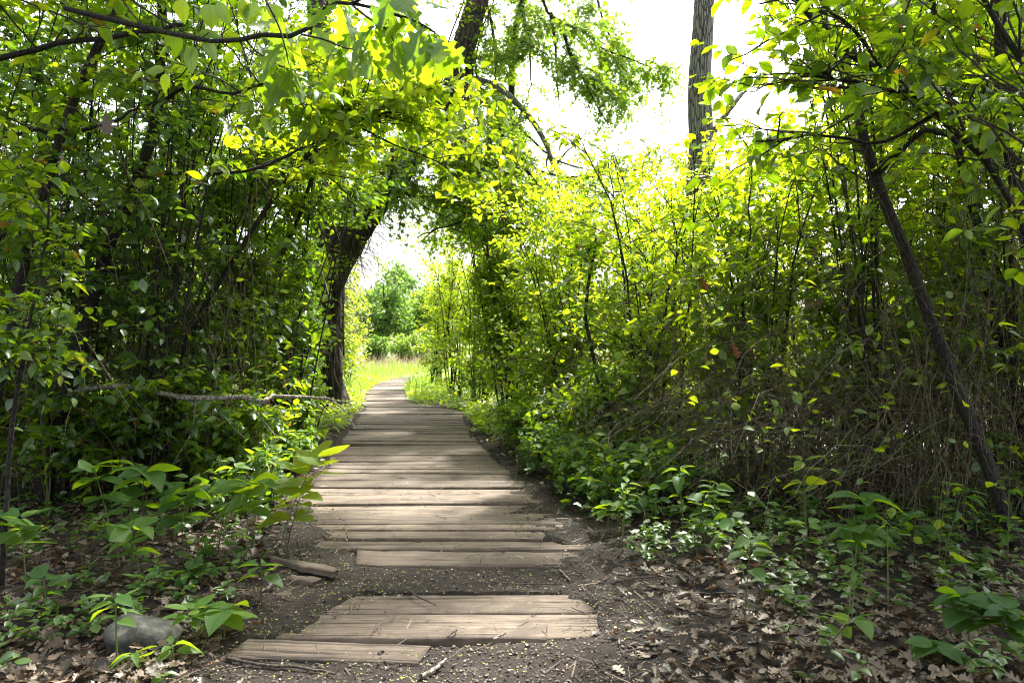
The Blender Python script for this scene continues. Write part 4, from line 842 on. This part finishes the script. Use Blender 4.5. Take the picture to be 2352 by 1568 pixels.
# crumbs of bark and leaf on soil and boards
def bits(n, fn, ymax, l0, l1, m, name, label, T=T_DIA, pw=1.3, xw=2.6, tilt=.4):
    g = Geo(); x, y = scatter(n, fn, ymax, pw=pw, xw=xw); n = len(x)
    inside = (off(x, y) < 0); zb = np.where(inside & (y > 2.68), np.maximum(ground_z(x, y), .006), ground_z(x, y)); 
    a = rng.uniform(0, 6.28, n); D = nrm(np.column_stack([np.cos(a), np.sin(a), rng.uniform(-.1, .2, n)])); N = nrm(np.array([0, 0, 1.0]) + rng.standard_normal((n, 3)) * tilt); N = nrm(N - (N * D).sum(1, keepdims=True) * D)
    leaves(g, np.column_stack([x, y, zb + .004]), D, N, rng.uniform(l0, l1, n), T, wj=.3); tag(g.build(name, m), label, 'debris', kind='stuff')
def soil_f(x, y):
    bl = np.interp(y, BARE[:, 0], BARE[:, 1]); br = np.interp(y, BARE[:, 0], BARE[:, 2]); d = np.minimum(x - bl, br - x)
    return np.where(d > .05, .035, 1.0) * np.clip(1.1 - off(x, y) * 2.2, 0, 1)
bits(13000, soil_f, 7.0, .004, .017, M_CHIP, 'bark_crumbs', 'dark and pale crumbs of bark and leaf strewn over soil and boards', xw=2.0)
T_STAR = (np.array([(0, 0, 0), (.35, .08, .1), (.5, .5, .15), (.62, .1, .1), (1, 0, .15), (.62, -.1, .1), (.5, -.5, .15), (.35, -.08, .1)], float), np.array([0, 1, 7, 1, 2, 3, 3, 4, 5, 5, 6, 7, 1, 3, 5, 7]), np.array([3, 3, 3, 3, 4]))
T_BIT = (np.array([(0, .03, 0), (0, -.03, 0), (1, -.02, .05), (1, .02, .05)], float), np.array([0, 1, 2, 3]), np.array([4]))
def twig_f(x, y): return np.clip(1.0 - off(x, y) * .5, .2, 1) * np.where(off(x, y) < -.15, .25, 1)
bits(6000, twig_f, 7.0, .02, .09, M_CHIP, 'twig_crumbs', 'thin broken bits of twig scattered over soil, boards and leaf litter', T_BIT, xw=3.5)
def flow_f(x, y): return soil_f(x, y) * np.where(x < .1, 1, .5) * (.08 + 1.1 * np.clip(noise2(x, y, .3, 12) * 1.8 - .5, 0, 1))
bits(5200, flow_f, 6.5, .005, .012, M_FLOW, 'fallen_blossom', 'tiny yellow-green fallen flowers sprinkled over the near boards and soil', T_STAR, xw=1.8)

# ground cover of tiny leaves
def cov_f(x, y): return np.clip((off(x, y) - .05 - np.where((x > 0) & (y < 3.4), .5, 0)) / .2, 0, 1) * np.clip(noise2(x, y, .45, 15) * 2.2 - .45, 0, 1) * np.where(off(x, y) < .9, 1, .55) * (1 - np.exp(-(((x + 1.39) / .32) ** 2 + ((y - 2.5) / .4) ** 2) ** 2))
g = Geo(); x, y = scatter(6500, cov_f, 12, pw=1.1, xw=6); 
n0 = len(x); m = 6; xx = np.repeat(x, m); yy = np.repeat(y, m); n = len(xx); h = np.repeat(rng.uniform(.02, .16, n0), m)
a = rng.uniform(0, 6.28, n); D = nrm(np.column_stack([np.cos(a), np.sin(a), rng.uniform(-.1, .6, n)])); N = nrm(np.array([0, 0, 1.0]) + rng.standard_normal((n, 3)) * .3); N = nrm(N - (N * D).sum(1, keepdims=True) * D)
leaves(g, np.column_stack([xx, yy, ground_z(xx, yy) + h * rng.uniform(.5, 1, n)]), D, N, rng.uniform(.025, .06, n), T_OV)
tag(g.build('ground_cover', M_COVER), 'low green leafy ground cover on both sides of the path', 'ground cover', kind='stuff')
# brighter greenery hugging the far boards
g = Geo(); n = 9000; y = rng.uniform(8.5, 22, n); sd_ = rng.random(n) < .5; o = np.abs(rng.standard_normal(n)) * .6 + .02
x = np.where(sd_, xl(y) - o, xr(y) + o); z = ground_z(x, y) + rng.random(n) * (.12 + .35 * np.clip(o, 0, 1)) * np.where(y > 15, .5, 1)
a = rng.uniform(0, 6.28, n); D = nrm(np.column_stack([np.cos(a), np.sin(a), rng.uniform(-.2, .6, n)])); N = nrm(np.array([0, 0, 1.0]) + rng.standard_normal((n, 3)) * .5); N = nrm(N - (N * D).sum(1, keepdims=True) * D)
leaves(g, np.column_stack([x, y, z]), D, N, rng.uniform(.04, .09, n), T_HEX)
tag(g.build('verge_plants', M_LIT), 'bright low leafy plants crowding the edges of the far boardwalk', 'ground cover', kind='stuff')

# ------------------------------------------------------------------ the meadow beyond
def blades(name, m, n, x0, x1, y0, y1, h0, h1, w, label, clump=1.5, pw=1.0, lean=.3, thr=.0):
    x = rng.uniform(x0, x1, n); y = y0 + (y1 - y0) * rng.random(n) ** pw
    k = (off(x, y) > .03) & (noise2(x, y, clump, 21) > thr); x, y = x[k], y[k]; n = len(x)
    d = rng.standard_normal((n, 3)) * lean; d[:, 2] = 1; d = nrm(d); h = rng.uniform(h0, h1, n) * (.6 + .6 * noise2(x, y, clump, 22))
    N = nrm(rng.standard_normal((n, 3)) * [1, 1, .1]); N = nrm(N - (N * d).sum(1, keepdims=True) * d)
    v = np.array([(0, .5, 0), (0, -.5, 0), (.6, .35, .06), (.6, -.35, .06), (1, 0, .2)], float)
    g = Geo(); X = d; Yv = np.cross(N, X); Z = N
    V = np.column_stack([x, y, ground_z(x, y) - .02])[:, None] + v[None, :, 0:1] * X[:, None] * h[:, None, None] + v[None, :, 1:2] * Yv[:, None] * w + v[None, :, 2:3] * Z[:, None] * h[:, None, None]
    loops = np.array([0, 1, 3, 2, 2, 3, 4])[None] + (np.arange(n) * 5)[:, None]; g.add(V.reshape(-1, 3), loops, np.tile([4, 3], n), np.repeat(rng.random(n), 5))
    tag(g.build(name, m), label, 'grass', kind='stuff')
blades('meadow_grass', M_GRASS, 80000, -18, 12, 13.5, 38, .18, .5, .012, 'sunlit green grass in the clearing beyond the trees', pw=1.3)
blades('dry_reeds', M_STRAW, 30000, -26, 16, 27, 46, .4, .9, .02, 'pale pinkish dry reeds across the middle of the meadow', 3, thr=.35)
def far_tree(name, label, x, y, h, w, n, m=M_FAR, ll=.16, group=None, cat='tree', tr=.12, low_=.1):
    root = empty(name, (x, y, -.05), label=label, cat=cat, group=group)
    g = Geo(); nb = 12
    B = grow(np.repeat([[x, y, 0.0]], nb, 0) + [0, 0, 1] * (rng.uniform(.15, .5, nb) * h)[:, None], nrm(rng.standard_normal((nb, 3)) * [1, 1, .3] + [0, 0, .7]), rng.uniform(.3, .5, nb) * w, 8, .05, .08)
    tubes(g, np.stack([spline([[x, y, -.1], [x + .1, y, h * .4], [x - .05, y, h * .9]], 8)]), np.linspace(tr, tr * .3, 8)[None], 7); tubes(g, B, np.broadcast_to(np.linspace(tr * .4, tr * .1, 8), (nb, 8)), 5); g.build('trunk', M_BARK, root)
    nc = 44; c = rng.standard_normal((nc, 3)); c = nrm(c) * rng.uniform(.35, .85, nc)[:, None] * [w * .5, w * .5, h * (1 - low_) * .5] + [x, y, h * (1 + low_) * .5]
    i = rng.integers(0, nc, n); p = c[i] + nrm(rng.standard_normal((n, 3))) * (rng.random(n) ** .35)[:, None] * np.minimum(w, h) * .2 * rng.uniform(.35, 1.2, nc)[i][:, None]
    p = p[p[:, 2] > .05]; n = len(p)
    D = nrm(rng.standard_normal((n, 3))); N = nrm(rng.standard_normal((n, 3)) + [0, 0, 1]); N = nrm(N - (N * D).sum(1, keepdims=True) * D)
    g = Geo(); leaves(g, p, D, N, ll * rng.uniform(.6, 1.3, n), T_DIA); g.build('crown', m, root)
far_tree('dark_tree', 'dark green bushy tree at the far side of the meadow, seen through the opening', -8.1, 44, 5.4, 4.6, 9000, ll=.2)
far_tree('far_tree', 'tall pale green tree behind the dark tree beyond the meadow', -8.4, 54, 7.2, 6.5, 8000, m=M_FAR, ll=.24)
far_tree('far_tree', 'light green tree right of the dark tree beyond the meadow', -5.6, 47, 5.6, 4, 8000, m=M_GRASS, ll=.2)
far_tree('meadow_bush', 'rounded pale green bush in front of the dark tree in the meadow', -4.7, 33, 1.9, 2.4, 5000, m=M_GRASS, ll=.12, cat='bush', tr=.04, low_=0)
far_tree('meadow_bush', 'small grey-green bush left of the rounded bush in the meadow', -6.6, 34, 1.5, 1.5, 3000, m=M_FAR, ll=.12, cat='bush', tr=.04, low_=0)
for k in range(26):
    a = -52 + k * 4.2; rr = 52 + rng.uniform(-4, 6); xx, yy = rr * math.tan(R(a)) * .9, rr
    if -12 < xx < -3.5: continue
    far_tree('far_tree', 'pale green tree in the line of trees beyond the meadow', xx, yy, rng.uniform(4, 6.5), rng.uniform(5, 8), 3500, ll=.34, group='line of trees beyond the meadow')
